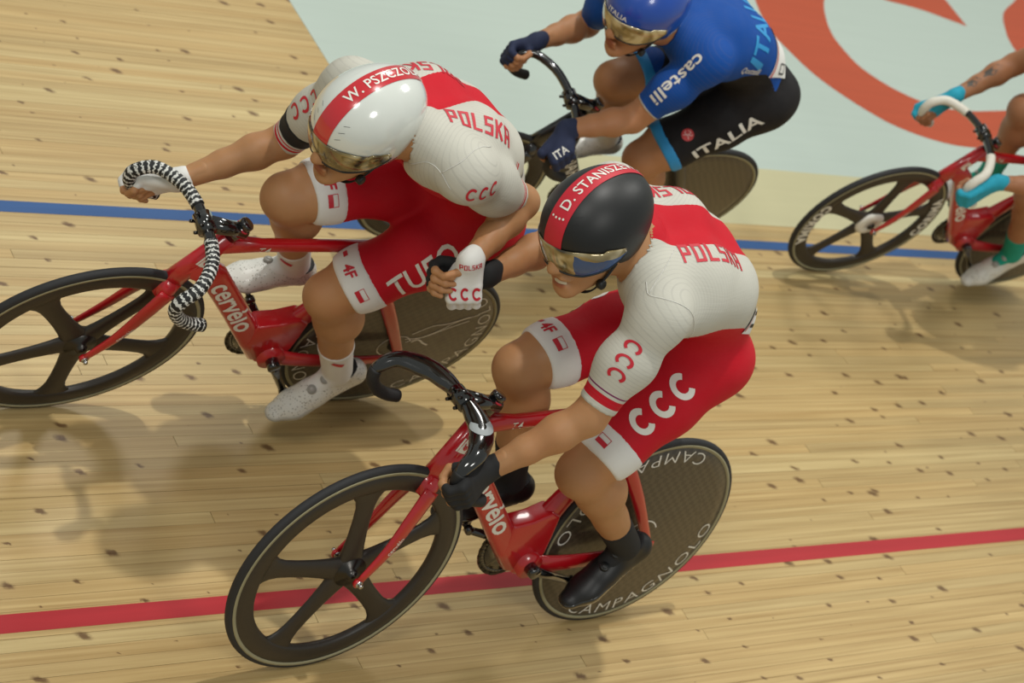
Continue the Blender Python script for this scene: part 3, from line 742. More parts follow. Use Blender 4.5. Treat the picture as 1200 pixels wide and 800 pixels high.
    if bar_tape == 'marble':
        wrap('bar_tape', tape_marble, 0, 51, .0172); wrap('bar_tape', tape_marble, NP - 51, NP, .0172)
    elif bar_tape == 'white':
        wrap('bar_tape', white_tape, 0, 45, .0172); wrap('bar_tape', white_tape, NP - 45, NP, .0172)
    else:
        wrap('grip', grip_rubber, 0, 27, .0166); wrap('grip', grip_rubber, NP - 27, NP, .0166)
    if wing:     # the pale round print on the bar top
        hb = bvh_of(h)
        c0 = half[2] * [1, -1, 1] + np.array([-.004, -.010, .004])
        stick('printed_ring', ring2d(.010, .028, -2.2, 2.2), hb, c0, (.3, .9, -.2), (.40, .42, .80), plain('pale_print', S(150, 156, 158), .5), h, 'pale grey round print on the bar top', off=.0012)
    # saddle and post
    sp = mk('seat_post', *sweep([[.228, 0, .80], [.200, 0, .90], [.186, 0, .918]], [.012, .012, .02], [.026, .025, .02], n=14), carbon, B)
    sd = SDF()
    sd.cap((.06, -.045, .925), (.06, .045, .925), .030, k=.03, flat=((0, 0, 1), .55)); sd.cap((.07, 0, .925), (.19, 0, .928), .055, .032, k=.03, flat=((0, 0, 1), .4)); sd.cap((.19, 0, .928), (.305, 0, .922), .03, .018, k=.03, flat=((0, 0, 1), .6))
    mk('saddle', *sd.mesh(.006), black_plastic, B)
    # drivetrain
    cd = unit([crank[0], 0, crank[1]]); LC = .165
    def teeth(r, n, th):
        V = []; N = n * 4
        for yv in (-th / 2, th / 2):
            for i in range(N): rr = r * (1.0 if i % 4 in (0, 3) else 1.045); a = 2 * math.pi * i / N; V.append((rr * math.cos(a), yv, rr * math.sin(a)))
            for i in range(N): a = 2 * math.pi * i / N; V.append((r * .86 * math.cos(a), yv, r * .86 * math.sin(a)))
        F = []
        for i in range(N):
            j = (i + 1) % N
            F += [[2 * N + i, 2 * N + j, 3 * N + j, 3 * N + i], [j, i, N + i, N + j], [i, j, 2 * N + j, 2 * N + i], [N + j, N + i, 3 * N + i, 3 * N + j]]
        return V, F
    cr = mk('chainring', *join([teeth(.100, 52, .004)] + [sweep([[.02 * math.cos(a), 0, .02 * math.sin(a)], [.088 * math.cos(a), 0, .088 * math.sin(a)]], [.004, .004], [.018, .012], n=8) for a in np.arange(5) * 2 * math.pi / 5 + .4]), gloss_black, B)
    cr.location = BB + [0, -.045, 0]
    ring = mk('chainring_web', *lathe([(.045, .003), (.087, .003), (.087, -.003), (.045, -.003)], 48), gloss_black, cr)
    spk = mk('sprocket', *join([teeth(.030, 15, .004), disc_cyl((0, 0, 0), (0, 1, 0), .027, .004, 24)]), metal, B); spk.location = (0, -.045, RW)
    # chain: links round both wheels
    c1, r1, c2, r2 = BB[[0, 2]], .104, np.array([0, RW]), .033
    D = c1 - c2; dl = np.linalg.norm(D); base = math.atan2(D[1], D[0]); al = math.acos((r1 - r2) / dl); loop = []
    for a in np.linspace(base - al, base + al, 40)[::1]: loop.append(c1 + r1 * np.array([math.cos(a), math.sin(a)]))
    for a in np.linspace(base + al, base + 2 * math.pi - al, 20): loop.append(c2 + r2 * np.array([math.cos(a), math.sin(a)]))
    loop.append(loop[0]); loop = np.array(loop); seg = np.r_[0, np.cumsum(np.hypot(*np.diff(loop, axis=0).T))]; n = int(seg[-1] / .0127); parts = []
    for i in range(n):
        s = (i + .5) * seg[-1] / n; p = np.array([np.interp(s, seg, loop[:, q]) for q in (0, 1)]); p2 = np.array([np.interp(s + .001, seg, loop[:, q]) for q in (0, 1)])
        t = unit(p2 - p); Rm = np.array([[t[0], 0, -t[1]], [0, 1, 0], [t[1], 0, t[0]]])
        parts.append(box((p[0], -.045, p[1]), (.0115, .007 if i % 2 else .0045, .008), Rm))
    ch = mk('chain', *join(parts), metal, B, smooth=False); ch['kind'] = 'stuff'
    for s in (1, -1):
        e = BB + s * cd * LC; y = s * .078
        V, F = sweep([BB + [0, s * .056, 0], BB + s * cd * .02 + [0, s * .060, 0], e + [0, y * .86, 0]], [.012, .011, .008], [.017, .015, .011], n=12)
        c_ = mk('crank', *join([(V, F), disc_cyl(BB + [0, s * .060, 0], (0, 1, 0), .019, .030, 18), disc_cyl(e + [0, y * .86, 0], (0, 1, 0), .014, .016, 14)]), gloss_black, B)
        mk('pedal', *join([sweep([e + [0, s * .07, 0], e + [0, s * .155, 0]], .007, .007, lat=(1, 0, 0), n=10), box(e + [0.005, s * .122, 0], (.062, .055, .012)), box(e + [.038, s * .122, .004], (.012, .03, .016))]), metal, B)
    return B
g_two = [('text', 'CAMPAGNOLO', .280, .042, a, False, True, 2.0) for a in (.98, -2.16)] + [('ring', .058, .0022, -2.2, 2.6), ('ring', .034, .0018, -1, 3.0), ('text', 'Wa', .17, .05, -.9, False, True)]
g_one = [('text', 'CAMPAGNOLO', .280, .042, a, False, True, 2.0) for a in (3.2, -.15)] + [('ring', .05, .002, -2.2, 2.6),
         ('stroke', [(-.03, .06), (-.08, .10), (-.13, .11), (-.19, .14)], .0022), ('stroke', [(-.02, .035), (-.08, .045), (-.14, .085), (-.2, .12)], .0022), ('stroke', [(-.03, .02), (-.10, .06), (-.16, .12), (-.22, .15)], .002),
         ('stroke', [(-.05, .02), (-.07, .03), (-.10, .01), (-.12, .0)], .003)]
bicycle(2, 'red track bicycle with black handlebar, nearest the camera', frame_red, (-.95, -.31), 'grip', g_two, spin=.157, wing=True)
bicycle(1, 'red track bicycle with black and white marbled bar tape', frame_red, (-.6, -.8), 'marble', g_one, spin=.84)
bicycle(3, 'black track bicycle under the rider in blue', frame_black, (-.75, -.66), 'grip', [], down_text='PINARELLO', top_text='', spin=.5)
bicycle(4, 'red track bicycle with white bar tape and white front hub', frame_red, (-.75, -.66), 'white', [], rimtext=('CORIMA', (-.15, 2.9)), hub_white=True, spin=.235, bar_lift=.03)

# ------------------------------------------------------------------ riders (joints in the local frame of their own bicycle)
def J(**k): return {a: np.array(v, float) for a, v in k.items()}
JOINT = {
 2: J(hipL=(.194, .084, 1.015), hipR=(.21, -.095, 1.024), kneeL=(.469, .115, .687), kneeR=(.606, -.107, .856), ankL=(.161, .112, .403), ankR=(.441, -.115, .47), ballL=(.237, .125, .276), ballR=(.552, -.125, .376), shoL=(.59, .203, 1.259), shoR=(.543, -.136, 1.37), elbL=(.679, .224, .974), elbR=(.496, -.286, 1.114), wriL=(.856, .169, .784), wriR=(.745, -.203, 1.076), neck=(.589, .043, 1.381)),
 1: J(hipL=(.162, .086, 1.017), hipR=(.199, -.09, 1.008), kneeL=(.446, .096, .693), kneeR=(.608, -.08, .872), ankL=(.225, .106, .335), ankR=(.384, -.127, .522), ballL=(.293, .124, .198), ballR=(.499, -.125, .454), shoL=(.466, .188, 1.358), shoR=(.616, -.126, 1.266), elbL=(.196, .165, 1.228), elbR=(.631, -.183, .972), wriL=(.404, .327, 1.199), wriR=(.857, -.155, .834), neck=(.564, .041, 1.376)),
 3: J(hipL=(.216, .059, 1.046), hipR=(.242, -.116, 1.017), kneeL=(.486, .101, .714), kneeR=(.644, -.094, .863), ankL=(.259, .115, .361), ankR=(.403, -.12, .522), ballL=(.271, .125, .216), ballR=(.519, -.125, .434), shoL=(.60, .071, 1.222), shoR=(.743, -.249, 1.144), elbL=(.713, .112, .942), elbR=(.666, -.316, .861), wriL=(.946, .130, .881), wriR=(.913, -.22, .856), neck=(.726, -.091, 1.227)),
 4: J(hipL=(.177, .09, 1.034), hipR=(.178, -.09, 1.034), kneeL=(.449, .105, .701), kneeR=(.598, -.108, .939), ankL=(.211, .113, .355), ankR=(.422, -.113, .557), ballL=(.27, .125, .218), ballR=(.516, -.125, .437), shoL=(.573, .187, 1.215), shoR=(.607, -.159, 1.309), elbL=(.618, .271, .932), elbR=(.662, -.251, 1.033), wriL=(.857, .196, .847), wriR=(.869, -.202, .869), neck=(.629, .016, 1.32)),
}
HEAD = {2: ((.742, .033, 1.357), [[.8974, -.1754, .4048], [.2317, .9682, -.0942], [-.3755, .1783, .9095]]),
        1: ((.705, .058, 1.327), [[.8962, -.3158, .3115], [.3615, .9269, -.1004], [-.2571, .2026, .9449]]),
        3: ((.874, -.042, 1.261), [[.9115, -.262, .317], [.3409, .9125, -.2262], [-.23, .3142, .9211]]),
        4: ((.80, 0, 1.30), [[.94, 0, .34], [0, 1, 0], [-.34, 0, .94]])}
HC = np.array([-.02, 0, .035]); RF, RB, RS, RU = .140, .165, .108, .118

def hand(P, wri, elb, C, a, e1h, rb, tag='', thumb=1.0, finger=1.0, knuckle=8, cuff=.022):
    """a gripping hand: C centre of what it holds, a towards the index finger, e1h roughly the back of the hand"""
    skin, glove = SDF(), SDF(); a = unit(a)
    w = wri - C; e2 = -unit(w - a * (w @ a)); e1 = np.cross(a, e2)
    if e1 @ np.asarray(e1h) < 0: e1 = -e1
    pt = lambda th, r, o: C + a * o + r * (e1 * math.cos(math.radians(th)) + e2 * math.sin(math.radians(th)))
    rho = rb + .0095
    d = unit(elb - wri)
    skin.cap(wri + d * .05, wri, .032, .028, k=.015, tag='wr', flat=(unit(e1 - d * (e1 @ d)), .82)); glove.cap(wri + d * cuff, wri - d * .005, .031, .029, k=.015, tag='wr', flat=(unit(e1 - d * (e1 @ d)), .84))
    for o, l1, l2, l3, r in ((.031, .043, .026, .021, .0094), (.0105, .046, .029, .022, .0096), (-.0105, .043, .027, .021, .0092), (-.030, .034, .021, .019, .0083)):
        th = knuckle; m = pt(th, rho + .007, o)
        b = wri + a * o * .5
        for s in (skin, glove): s.cap(b, b * .35 + m * .65, .0155, .0125, k=.012, tag='palm'); s.cap(b * .35 + m * .65, m, .0125, .0116, k=.0045, tag='palm')
        asin = lambda l: 2 * math.degrees(math.asin(min(.99, l / (2 * rho))))
        t1 = th + asin(l1) * finger; t2 = t1 + asin(l2) * finger; t3 = t2 + asin(l3) * finger
        p1, p2, p3 = pt(t1, rho + .001, o * .96), pt(t2, rho, o * .93), pt(t3, rho, o * .9)
        mid = pt((th + t1) / 2, rho + .006, o * .98)
        skin.cap(m, mid, r * 1.12, r * 1.05, k=.004); skin.cap(mid, p1, r * 1.05, r * 1.02, k=.004); skin.cap(p1, p2, r, r * .93, k=.003); skin.cap(p2, p3, r * .92, r * .82, k=.003)
        skin.ell(p1 , (r * 1.12,) * 3, k=.003)
        glove.cap(m, mid, r * 1.16, r * 1.10, k=.005, tag='palm')
        glove.cap(mid, mid * .55 + p1 * .45, r * 1.10, r * 1.08, k=.004, tag='palm')
    pl = C - e2 * (rho + .004) - e1 * .004
    for s in (skin, glove):
        s.cap(wri, pl + a * .018, .02, .017, k=.018, tag='palm'); s.cap(wri, pl - a * .02, .02, .016, k=.018, tag='palm')
        s.cap(C + e1 * (rho + .001) + a * .028 - e2 * .012, C + e1 * (rho + .001) - a * .026 - e2 * .012, .0125, k=.010, tag='palm')
    t0 = wri * .6 + (C - e2 * rho) * .4 + a * .022 - e1 * .006; t1 = pt(-88, rho + .006, .044); t2 = pt(-150, rho + .002, .042); t3 = pt(-205, rho + .001, .034)
    skin.cap(t0, t1, .0165, .0125, k=.012); skin.cap(t1, t2, .0115, .0105, k=.004); skin.cap(t2, t3, .0105, .0088, k=.003)
    glove.cap(t0, t1, .0168, .0130, k=.012, tag='palm'); glove.cap(t1, t1 * .5 + t2 * .5, .0125, .0118, k=.005, tag='palm')
    return skin, glove, dict(C=C, a=a, e1=e1, e2=e2, rho=rho, wri=wri)

def rider(k, label, skin_m, suit_m, grips, glove_m, sock_m, shoe_m, helmet_m, visor_m, hems, band=True, h=.0048, sock_top=(.30, .30), open_mouth=False, trunk=None, bulk=1.0, armband=None, arch=.09, collar_r=.082):
    P = JOINT[k]; W = MAT[k]
    R = thing('person', label, 'person', W)
    mh = (P['hipL'] + P['hipR']) / 2; ms = (P['shoL'] + P['shoR']) / 2
    t = unit(ms - mh); Ls = unit(P['shoL'] - P['shoR']); Lh = unit(P['hipL'] - P['hipR'])
    Lm = unit(Ls + Lh); n = unit(np.cross(t, Lm))
    TL = np.linalg.norm(ms - mh)
    def lat(s): return unit(Lh * (1 - s) + Ls * s)
    def dor(s): return unit(np.cross(t, lat(s)))
    def ctr(s): return mh + t * TL * s + dor(s) * (arch * math.sin(math.pi * min(1, max(0, s)) ** .85) - .01)
    B = SDF(); Hc = np.array(HEAD[k][0]); HR = np.array(HEAD[k][1]).T   # rows: head axes
    HRm = np.array(HEAD[k][1]); hp = lambda x, y, z: Hc + HRm @ np.array([x, y, z])
    # trunk
    B.cap(P['hipL'] - Lh * .012, P['hipR'] + Lh * .012, .102 * bulk, k=.03, tag='torso')
    B.cap(P['hipL'] - t * .045 + n * .030 - Lh * .01, P['hipR'] - t * .045 + n * .030 + Lh * .01, .093, k=.04, tag='torso')
    sec = [(0, .060, .100), (.25, .048, .096), (.5, .056, .106), (.75, .070, .110), (.92, .080, .088)]
    for sgn in (1, -1):
        for (s0, w0, r0), (s1, w1, r1) in zip(sec, sec[1:]):
            B.cap(ctr(s0) + lat(s0) * sgn * w0, ctr(s1) + lat(s1) * sgn * w1, r0 * bulk, r1 * bulk, k=.045, tag='torso')
    for sgn, S_ in ((1, 'L'), (-1, 'R')):
        sh = P['sho' + S_]; el = P['elb' + S_]
        B.cap(ctr(.93) + lat(1) * sgn * .06 + n * .012, sh, .072, .060, k=.045, tag='torso')
        B.cap(ctr(.62) + lat(.6) * sgn * .095 + n * .01, sh + (el - sh) * .12, .060, .050, k=.05, tag='torso')
        B.cap(P['neck'] - n * .03, sh * .75 + P['neck'] * .25, .052, .048, k=.04, tag='torso')
        B.ell(ctr(.82) + lat(1) * sgn * .085 + n * .062, (.06, .05, .05), k=.05, tag='torso')
    nb = hp(-.035, 0, -.07)
    B.cap(P['neck'] - n * .035, P['neck'] * .55 + nb * .45, .062, .058, k=.035, tag='collar')
    B.cap(P['neck'] - n * .03, nb, .058, .056, k=.03, tag='neck')
    # head
    def he(x, y, z, rx, ry, rz, kk=.02): B.ell(hp(x, y, z), (rx, ry, rz), HR, k=kk, tag='head')
    def hcap(a, b, ra, rb, kk=.015): B.cap(hp(*a), hp(*b), ra, rb, k=kk, tag='head')
    he(-.015, 0, .04, .096, .074, .098); he(.028, 0, -.02, .070, .064, .088, .03)
    for s in (1, -1):
        hcap((.01, s * .052, -.062), (.072, s * .018, -.104), .024, .017, .03); hcap((.088, s * .012, .026), (.06, s * .05, .022), .014, .012, .02)
        he(.066, s * .042, -.018, .024, .022, .022, .02); he(-.006, s * .076, -.008, .026, .009, .034, .008); he(.106, s * .013, -.036, .010, .008, .008, .008)
    he(.082, 0, -.110, .018, .02, .015, .02); hcap((.094, 0, .012), (.118, 0, -.030), .009, .0135, .012)
    if open_mouth:
        hcap((.098, -.012, -.058), (.098, .012, -.058), .008, .008, .008); hcap((.088, -.026, -.066), (.098, -.012, -.060), .006, .008, .008); hcap((.088, .026, -.066), (.098, .012, -.060), .006, .008, .008)
        hcap((.092, -.014, -.088), (.092, .014, -.088), .0085, .0085, .008)
        tv = [(.094 + .006 * math.cos(a * 2.2), .024 * math.sin(a), z) for z in (-.079, -.066) for a in np.linspace(-1, 1, 11)]
        tv = [hp(.103 - (y / .024) ** 2 * .012 - .003, y, z) for (x, y, z) in tv]
        mk('teeth', tv + [p - HRm[:, 0] * .008 for p in tv], [[i, i + 1, i + 12, i + 11] for i in range(10)] + [[i + 22, i + 33, i + 34, i + 23] for i in range(10)], teeth_m, R)
    else:
        hcap((.099, -.016, -.066), (.099, .016, -.066), .0075, .0075, .006); hcap((.095, -.014, -.081), (.095, .014, -.081), .0085, .0085, .006)
    # limbs
    clips = {}; bands = {}; info = {}
    for S_, sgn in (('L', 1), ('R', -1)):
        sh, el, wr = P['sho' + S_], P['elb' + S_], P['wri' + S_]; u = el - sh; fo = wr - el
        B.cap(sh, sh + u * .38, .061, .053, k=.03, tag='uarm' + S_); B.cap(sh + u * .38, el, .053, .043, k=.02, tag='uarm' + S_)
        bend = unit(fo); bi = unit(bend - unit(u) * (bend @ unit(u))) if abs(bend @ unit(u)) < .995 else n
        B.ell(sh + u * .52 + bi * .014, (.048, .048, .048), k=.045, tag='uarm' + S_); B.ell(sh + u * .45 - bi * .016, (.045, .045, .045), k=.045, tag='uarm' + S_)
        B.cap(el, el + fo * .3, .041, .0435, k=.018, tag='farm' + S_); B.cap(el + fo * .3, el + fo * .62, .0435, .034, k=.018, tag='farm' + S_); B.cap(el + fo * .62, wr, .034, .027, k=.015, tag='farm' + S_)
        hi_, kn, an, ba = P['hip' + S_], P['knee' + S_], P['ank' + S_], P['ball' + S_]
        th = kn - hi_; sk = an - kn
        kf = unit(unit(th) - unit(sk)); kf = unit(kf - unit(th) * (kf @ unit(th)) * .5)
        B.cap(hi_, hi_ + th * .35, .100 * bulk, .092 * bulk, k=.035, tag='thigh' + S_); B.cap(hi_ + th * .35, hi_ + th * .72 + kf * .004, .092 * bulk, .076 * bulk, k=.03, tag='thigh' + S_); B.cap(hi_ + th * .72 + kf * .004, kn - kf * .004, .076, .058, k=.03, tag='thigh' + S_)
        for side in (1, -1): B.ell(hi_ + th * .80 + np.array([0, side * .032, 0]) + kf * .020, (.040, .034, .040), k=.05, tag='thigh' + S_)
        B.ell(kn + kf * .012, (.045, .043, .045), k=.05, tag='shank' + S_)
        bk = -unit(kf - unit(sk) * (kf @ unit(sk)))
        B.cap(kn, kn + sk * .30 + bk * .020, .052, .0575, k=.03, tag='shank' + S_); B.cap(kn + sk * .30 + bk * .020, kn + sk * .62 + bk * .010, .0575, .040, k=.03, tag='shank' + S_)
        B.cap(kn + sk * .62 + bk * .010, an + bk * .004, .040, .034, k=.02, tag='shank' + S_); B.cap(kn, an, .044, .031, k=.03, tag='shank' + S_)
        for side in (1, -1): B.ell(kn + sk * .27 + bk * .030 + np.array([0, side * .020, 0]), (.034, .034, .040), k=.05, tag='shank' + S_)
        B.cap(an, ba, .030, .026, k=.015, tag='foot' + S_)
        hs, hl = hems['arm' + S_], hems['leg' + S_]
        clips['uarm' + S_] = [(sh + u * hs, u)]; clips['thigh' + S_] = [(hi_ + th * hl, th)]
        bands['thigh' + S_] = [(hi_ + th * (hl + .003), th), (hi_ + th * (hl - hems.get('w' + S_, .125)), -th)]
        info[S_] = (sh, unit(u), np.linalg.norm(u) * hs, hi_, unit(th), np.linalg.norm(th) * hl)
    V, Q = B.mesh(h)
    hands = {}; parts = [(V, Q)]
    for S_ in 'LR':
        g = grips[S_]; C = g['C']
        sk_, gl_, inf = hand(P, P['wri' + S_], P['elb' + S_], C, g['a'], g['e1'], g['rb'], cuff=g.get('cuff', .022), finger=g.get('finger', 1), knuckle=g.get('knuckle', 8))
        parts.append(sk_.mesh(.0026)); hands[S_] = (gl_, inf)
    V, Q = mjoin(parts)
    lipd = np.minimum(np.linalg.norm((V - hp(.103, 0, -.068)) @ HRm * [1, .5, 1], axis=1), np.linalg.norm((V - hp(.099, 0, -.082)) @ HRm * [1, .5, 1], axis=1))
    body = mk('body', V, Q, skin_m, R, attrs={'lip': np.clip((.012 - lipd) / .005, 0, 1) * (V @ HRm[:, 0] > Hc @ HRm[:, 0] + .07)})
    # skinsuit
    tg = {'torso', 'collar', 'uarmL', 'uarmR', 'thighL', 'thighR'}
    clips['collar'] = [(P['neck'] * .62 + nb * .38, nb - P['neck'])]
    nd_ = unit(nb - P['neck']); V, Q = B.mesh(h, .0032, tg, clips, cuts=[(P['neck'] + nd_ * .045 - n * .012, nb + nd_ * .12, collar_r)])
    rel = V - mh; s = rel @ t / TL
    cs = np.stack([ctr(x) for x in np.linspace(-.3, 1.3, 65)]); ci = np.clip(((s + .3) / 1.6 * 64).astype(int), 0, 64)
    ls = np.stack([lat(min(1, max(0, x))) for x in np.linspace(-.3, 1.3, 65)])[ci]; ds = np.cross(t[None], ls)
    q = V - cs[ci]; la = (q * ls).sum(1); do = (q * ds).sum(1)
    cuff = np.full(len(V), 1.0); arm = np.zeros(len(V)); leg = np.full(len(V), -1.)
    for S_ in 'LR':
        sh, u, lh, hi_, th, ll = info[S_]
        pu = (V - sh) @ u; dist = np.linalg.norm(V - sh - pu[:, None] * u, axis=1); m = (dist < .082) & (pu > .06) & (pu < lh + .012)
        cuff = np.where(m, np.minimum(cuff, lh - pu), cuff); arm = np.maximum(arm, np.where(m, 1, 0))
        ptt = (V - hi_) @ th; dist = np.linalg.norm(V - hi_ - ptt[:, None] * th, axis=1); leg = np.maximum(leg, np.where(dist < .115, ptt, -1))
    top = trunk(s, la, do, arm, leg, info, V, TL)
    rib = np.minimum(np.linalg.norm(V - P['shoL'] - n * .03, axis=1), np.linalg.norm(V - P['shoR'] - n * .03, axis=1)) * np.where(top > 0, 1, 0)
    suit = mk('skinsuit', V, Q, suit_m, R, attrs={'top': top, 'cuff': cuff, 'rib': rib})
    if band:
        for S_ in 'LR':
            V, Q = B.mesh(h, .0052, {'thigh' + S_}, bands)
            mk('leg_band', V, Q, white_fabric if band is True else band, R)
    if armband:
        sh, u, lh, *_ = info['R']
        V, Q = B.mesh(h, .0058, {'uarmR'}, {'uarmR': [(sh + u * (lh - armband[0]), u), (sh + u * (lh - armband[1]), -u)]})
        mk('armband', V, Q, black_fabric, R, 'black elastic armband')
    # gloves
    for S_ in 'LR':
        V, Q = hands[S_][0].mesh(.0028, .0016); mk('glove', V, Q, glove_m[S_] if isinstance(glove_m, dict) else glove_m, R)
    # socks and shoes
    for S_ in 'LR':
        kn, an, ba = P['knee' + S_], P['ank' + S_], P['ball' + S_]; sk = an - kn
        st = sock_top[0 if S_ == 'L' else 1]
        V, Q = B.mesh(.0042, .0028, {'shank' + S_, 'foot' + S_}, {'shank' + S_: [(an - sk * st, -sk)]})
        mk('sock', V, Q, sock_m, R)
        g = unit(ba - an); l = unit(np.array([0, 1, 0]) - g * g[1]); u0 = np.cross(g, l)
        f = math.radians(30); fw = g * math.cos(f) + u0 * math.sin(f); up = np.cross(fw, l)
        heel = an - fw * .048 - up * .050; toe = ba + fw * .060 - up * .004
        A = SDF(); fl_ = (up, .80)
        def shoe_shape(A, tag='u'):
            A.cap(heel, an * .35 + ba * .65 - up * .012, .034, .037, k=.02, tag=tag); A.cap(an * .35 + ba * .65 - up * .012, ba + fw * .008, .038, .043, k=.02, tag=tag, flat=fl_); A.cap(ba + fw * .008, toe, .043, .030, k=.02, tag=tag, flat=(up, .66))
            A.cap(an + up * .012 - fw * .001, heel + up * .02, .0385, .034, k=.02, tag='k'); A.cap(an - up * .026 + fw * .026, ba - fw * .02 + up * .008, .032, .028, k=.03, tag=tag)
        shoe_shape(A)
        top_c = an - up * .004; Uc = unit(up + fw * .22)
        V, Q = A.mesh(.0042, 0, None, {'k': [(top_c, Uc)]})
        sh_o = mk('shoe', V, Q, shoe_m, R)
        V, Q = A.mesh(.0042, .0016, None, {'u': [(heel - up * .022, up)], 'k': [(heel - up * .022, up)]}); mk('sole', V, Q, gloss_black if shoe_m is shoe_black else sole_grey, sh_o)
        V, Q = A.mesh(.0036, .0014, {'k'}, {'k': [(top_c + Uc * .0015, Uc), (top_c - Uc * .005, -Uc)]}); mk('collar', V, Q, black_fabric, sh_o, 'black lining at the shoe opening')
        cl = heel * .3 + ba * .7 - up * .043
        mk('cleat', *box(ba - up * .036, (.05, .045, .012), np.stack([fw, l, up], 1)), gloss_black, sh_o)
        bq = bvh_of(sh_o)
        for kk in (0.30, .62):
            c = an * (1 - kk) + ba * kk; dd = unit(up + l * (.45 if S_ == 'L' else -.45)); hit = bq.ray_cast(Vector(c + dd * .1), Vector(-dd), .2)
            if hit[0]: mk('dial', *join([disc_cyl(np.array(hit[0]) + dd * .003, dd, .0135, .010, 18), disc_cyl(np.array(hit[0]) + dd * .009, dd, .009, .004, 14)]), black_plastic if shoe_m is shoe_black else plain_dial, sh_o)
    # helmet
    def kz(z): return math.sqrt(max(0, 1 - ((z - HC[2]) / RU) ** 2)) if z > HC[2] else 1 - .9 * ((HC[2] - z) / .12) ** 2 * .35
    def hs(az, z, off=0.):
        kq = kz(z); rx = RF if math.cos(az) > 0 else RB
        r = 1 / math.sqrt((math.cos(az) / rx) ** 2 + (math.sin(az) / RS) ** 2)
        return np.array([HC[0] + math.cos(az) * (r * kq + off), math.sin(az) * (r * kq + off), z + (off * (z - HC[2]) / RU if z > HC[2] else 0)])
    def edge(az):
        a = abs(math.degrees((az + math.pi) % (2 * math.pi) - math.pi))
        return float(np.interp(a, [0, 30, 60, 78, 100, 130, 155, 180], [.034, .030, .016, -.028, -.040, -.030, -.012, -.008]))
    N = 72; V = []; F = []; rows = 18
    for off in (0, -.012):
        for j in range(rows):
            for i in range(N):
                az = 2 * math.pi * i / N; e = edge(az); f = j / rows
                zt = HC[2] + RU; ph = math.asin(max(-1, min(1, (e - HC[2]) / RU))) if e > HC[2] else None
                z = e + (zt - e) * math.sin(f * math.pi / 2)
                V.append(hp(*hs(az, z, off)))
        V.append(hp(HC[0], 0, HC[2] + RU + off))
    H1 = rows * N + 1
    for q in (0, 1):
        o_ = q * H1
        for j in range(rows - 1):
            for i in range(N):
                i2 = (i + 1) % N; f = [o_ + j * N + i, o_ + j * N + i2, o_ + (j + 1) * N + i2, o_ + (j + 1) * N + i]; F.append(f if q == 0 else f[::-1])
        for i in range(N):
            f = [o_ + (rows - 1) * N + i, o_ + (rows - 1) * N + (i + 1) % N, o_ + rows * N]; F.append(f if q == 0 else f[::-1])
    for i in range(N): F.append([i, H1 + i, H1 + (i + 1) % N, (i + 1) % N])
    hel = mk('helmet', V, F, helmet_m, R)
    # visor: the clear mirrored shield below the brow
    V = []; F = []; A_ = np.radians(np.linspace(-84, 84, 45)); rr = 9
    for off in (.0035, .0012):
        for j in range(rr):
            for a in A_:
                d = abs(math.degrees(a)); zu = edge(a) + .006; zu = max(zu, float(np.interp(d, [0, 60, 84], [.038, .030, .016]))) if d > 55 else zu
                zl = float(np.interp(d, [0, 12, 30, 60, 76, 84], [-.024, -.034, -.040, -.026, -.006, .006]))
                z = zl + (zu - zl) * j / (rr - 1); V.append(hp(*hs(a, z, off + .003 * (1 - j / (rr - 1)))))
    m = len(A_); H2 = rr * m
    for q in (0, 1):
        for j in range(rr - 1):
            for i in range(m - 1):
                f = [q * H2 + j * m + i, q * H2 + j * m + i + 1, q * H2 + (j + 1) * m + i + 1, q * H2 + (j + 1) * m + i]; F.append(f if q == 0 else f[::-1])
    for i in range(m - 1): F += [[i, H2 + i, H2 + i + 1, i + 1], [(rr - 1) * m + i, (rr - 1) * m + i + 1, H2 + (rr - 1) * m + i + 1, H2 + (rr - 1) * m + i]]
    for j in range(rr - 1): F += [[j * m, (j + 1) * m, H2 + (j + 1) * m, H2 + j * m], [j * m + m - 1, H2 + j * m + m - 1, H2 + (j + 1) * m + m - 1, (j + 1) * m + m - 1]]
    vis = mk('visor', V, F, visor_m, hel, attrs={'azimuth': [math.degrees(a) for _ in (0, 1) for j in range(rr) for a in A_], 'height': [j / (rr - 1) for _ in (0, 1) for j in range(rr) for a in A_]})
    mk('visor_rim', *sweep([hp(*hs(a, float(np.interp(abs(math.degrees(a)), [0, 12, 30, 60, 76, 84], [-.024, -.034, -.040, -.026, -.006, .006])), .006)) for a in A_], .0022, .0022, lat=HRm[:, 2], n=6), black_plastic, vis)
    for s in (1, -1):
        mk('strap', *sweep(spline([hp(.0, s * .088, -.035), hp(.03, s * .074, -.075), hp(.045, s * .045, -.112), hp(.05, 0, -.126)], 6), .007, .0022, lat=HRm[:, 0], n=8), black_fabric, hel)
    mk('buckle', *disc_cyl(hp(.034, .074, -.082), HRm[:, 1], .012, .014, 12), black_plastic, hel)
    # stripe coordinates over the crown
    ph = np.linspace(.02, 2.75, 120)
    def crown(f, y, off):
        kq = math.sqrt(1 - (y / RS) ** 2); rx = RF if math.cos(f) > 0 else RB
        return hp(HC[0] + math.cos(f) * (rx * kq + off), y * (1 + off / RS), HC[2] + math.sin(f) * (RU * kq + off))
    pts = np.array([crown(f, 0, 0) for f in ph]); arc = np.r_[0, np.cumsum(np.linalg.norm(np.diff(pts, axis=0), axis=1))]
    phi_of = lambda u: float(np.interp(u, arc, ph))
    return dict(R=R, body=body, suit=suit, helmet=hel, visor=vis, crown=crown, phi_of=phi_of, arc=arc, hp=hp, hs=hs, edge=edge, info=info, hands=hands, P=P, t=t, n=n, lat=lat, ctr=ctr, TL=TL, HRm=HRm)
sole_grey = plain('sole_grey', S(176, 174, 166), .5)
plain_dial = plain('dial_grey', S(150, 148, 142), .35)

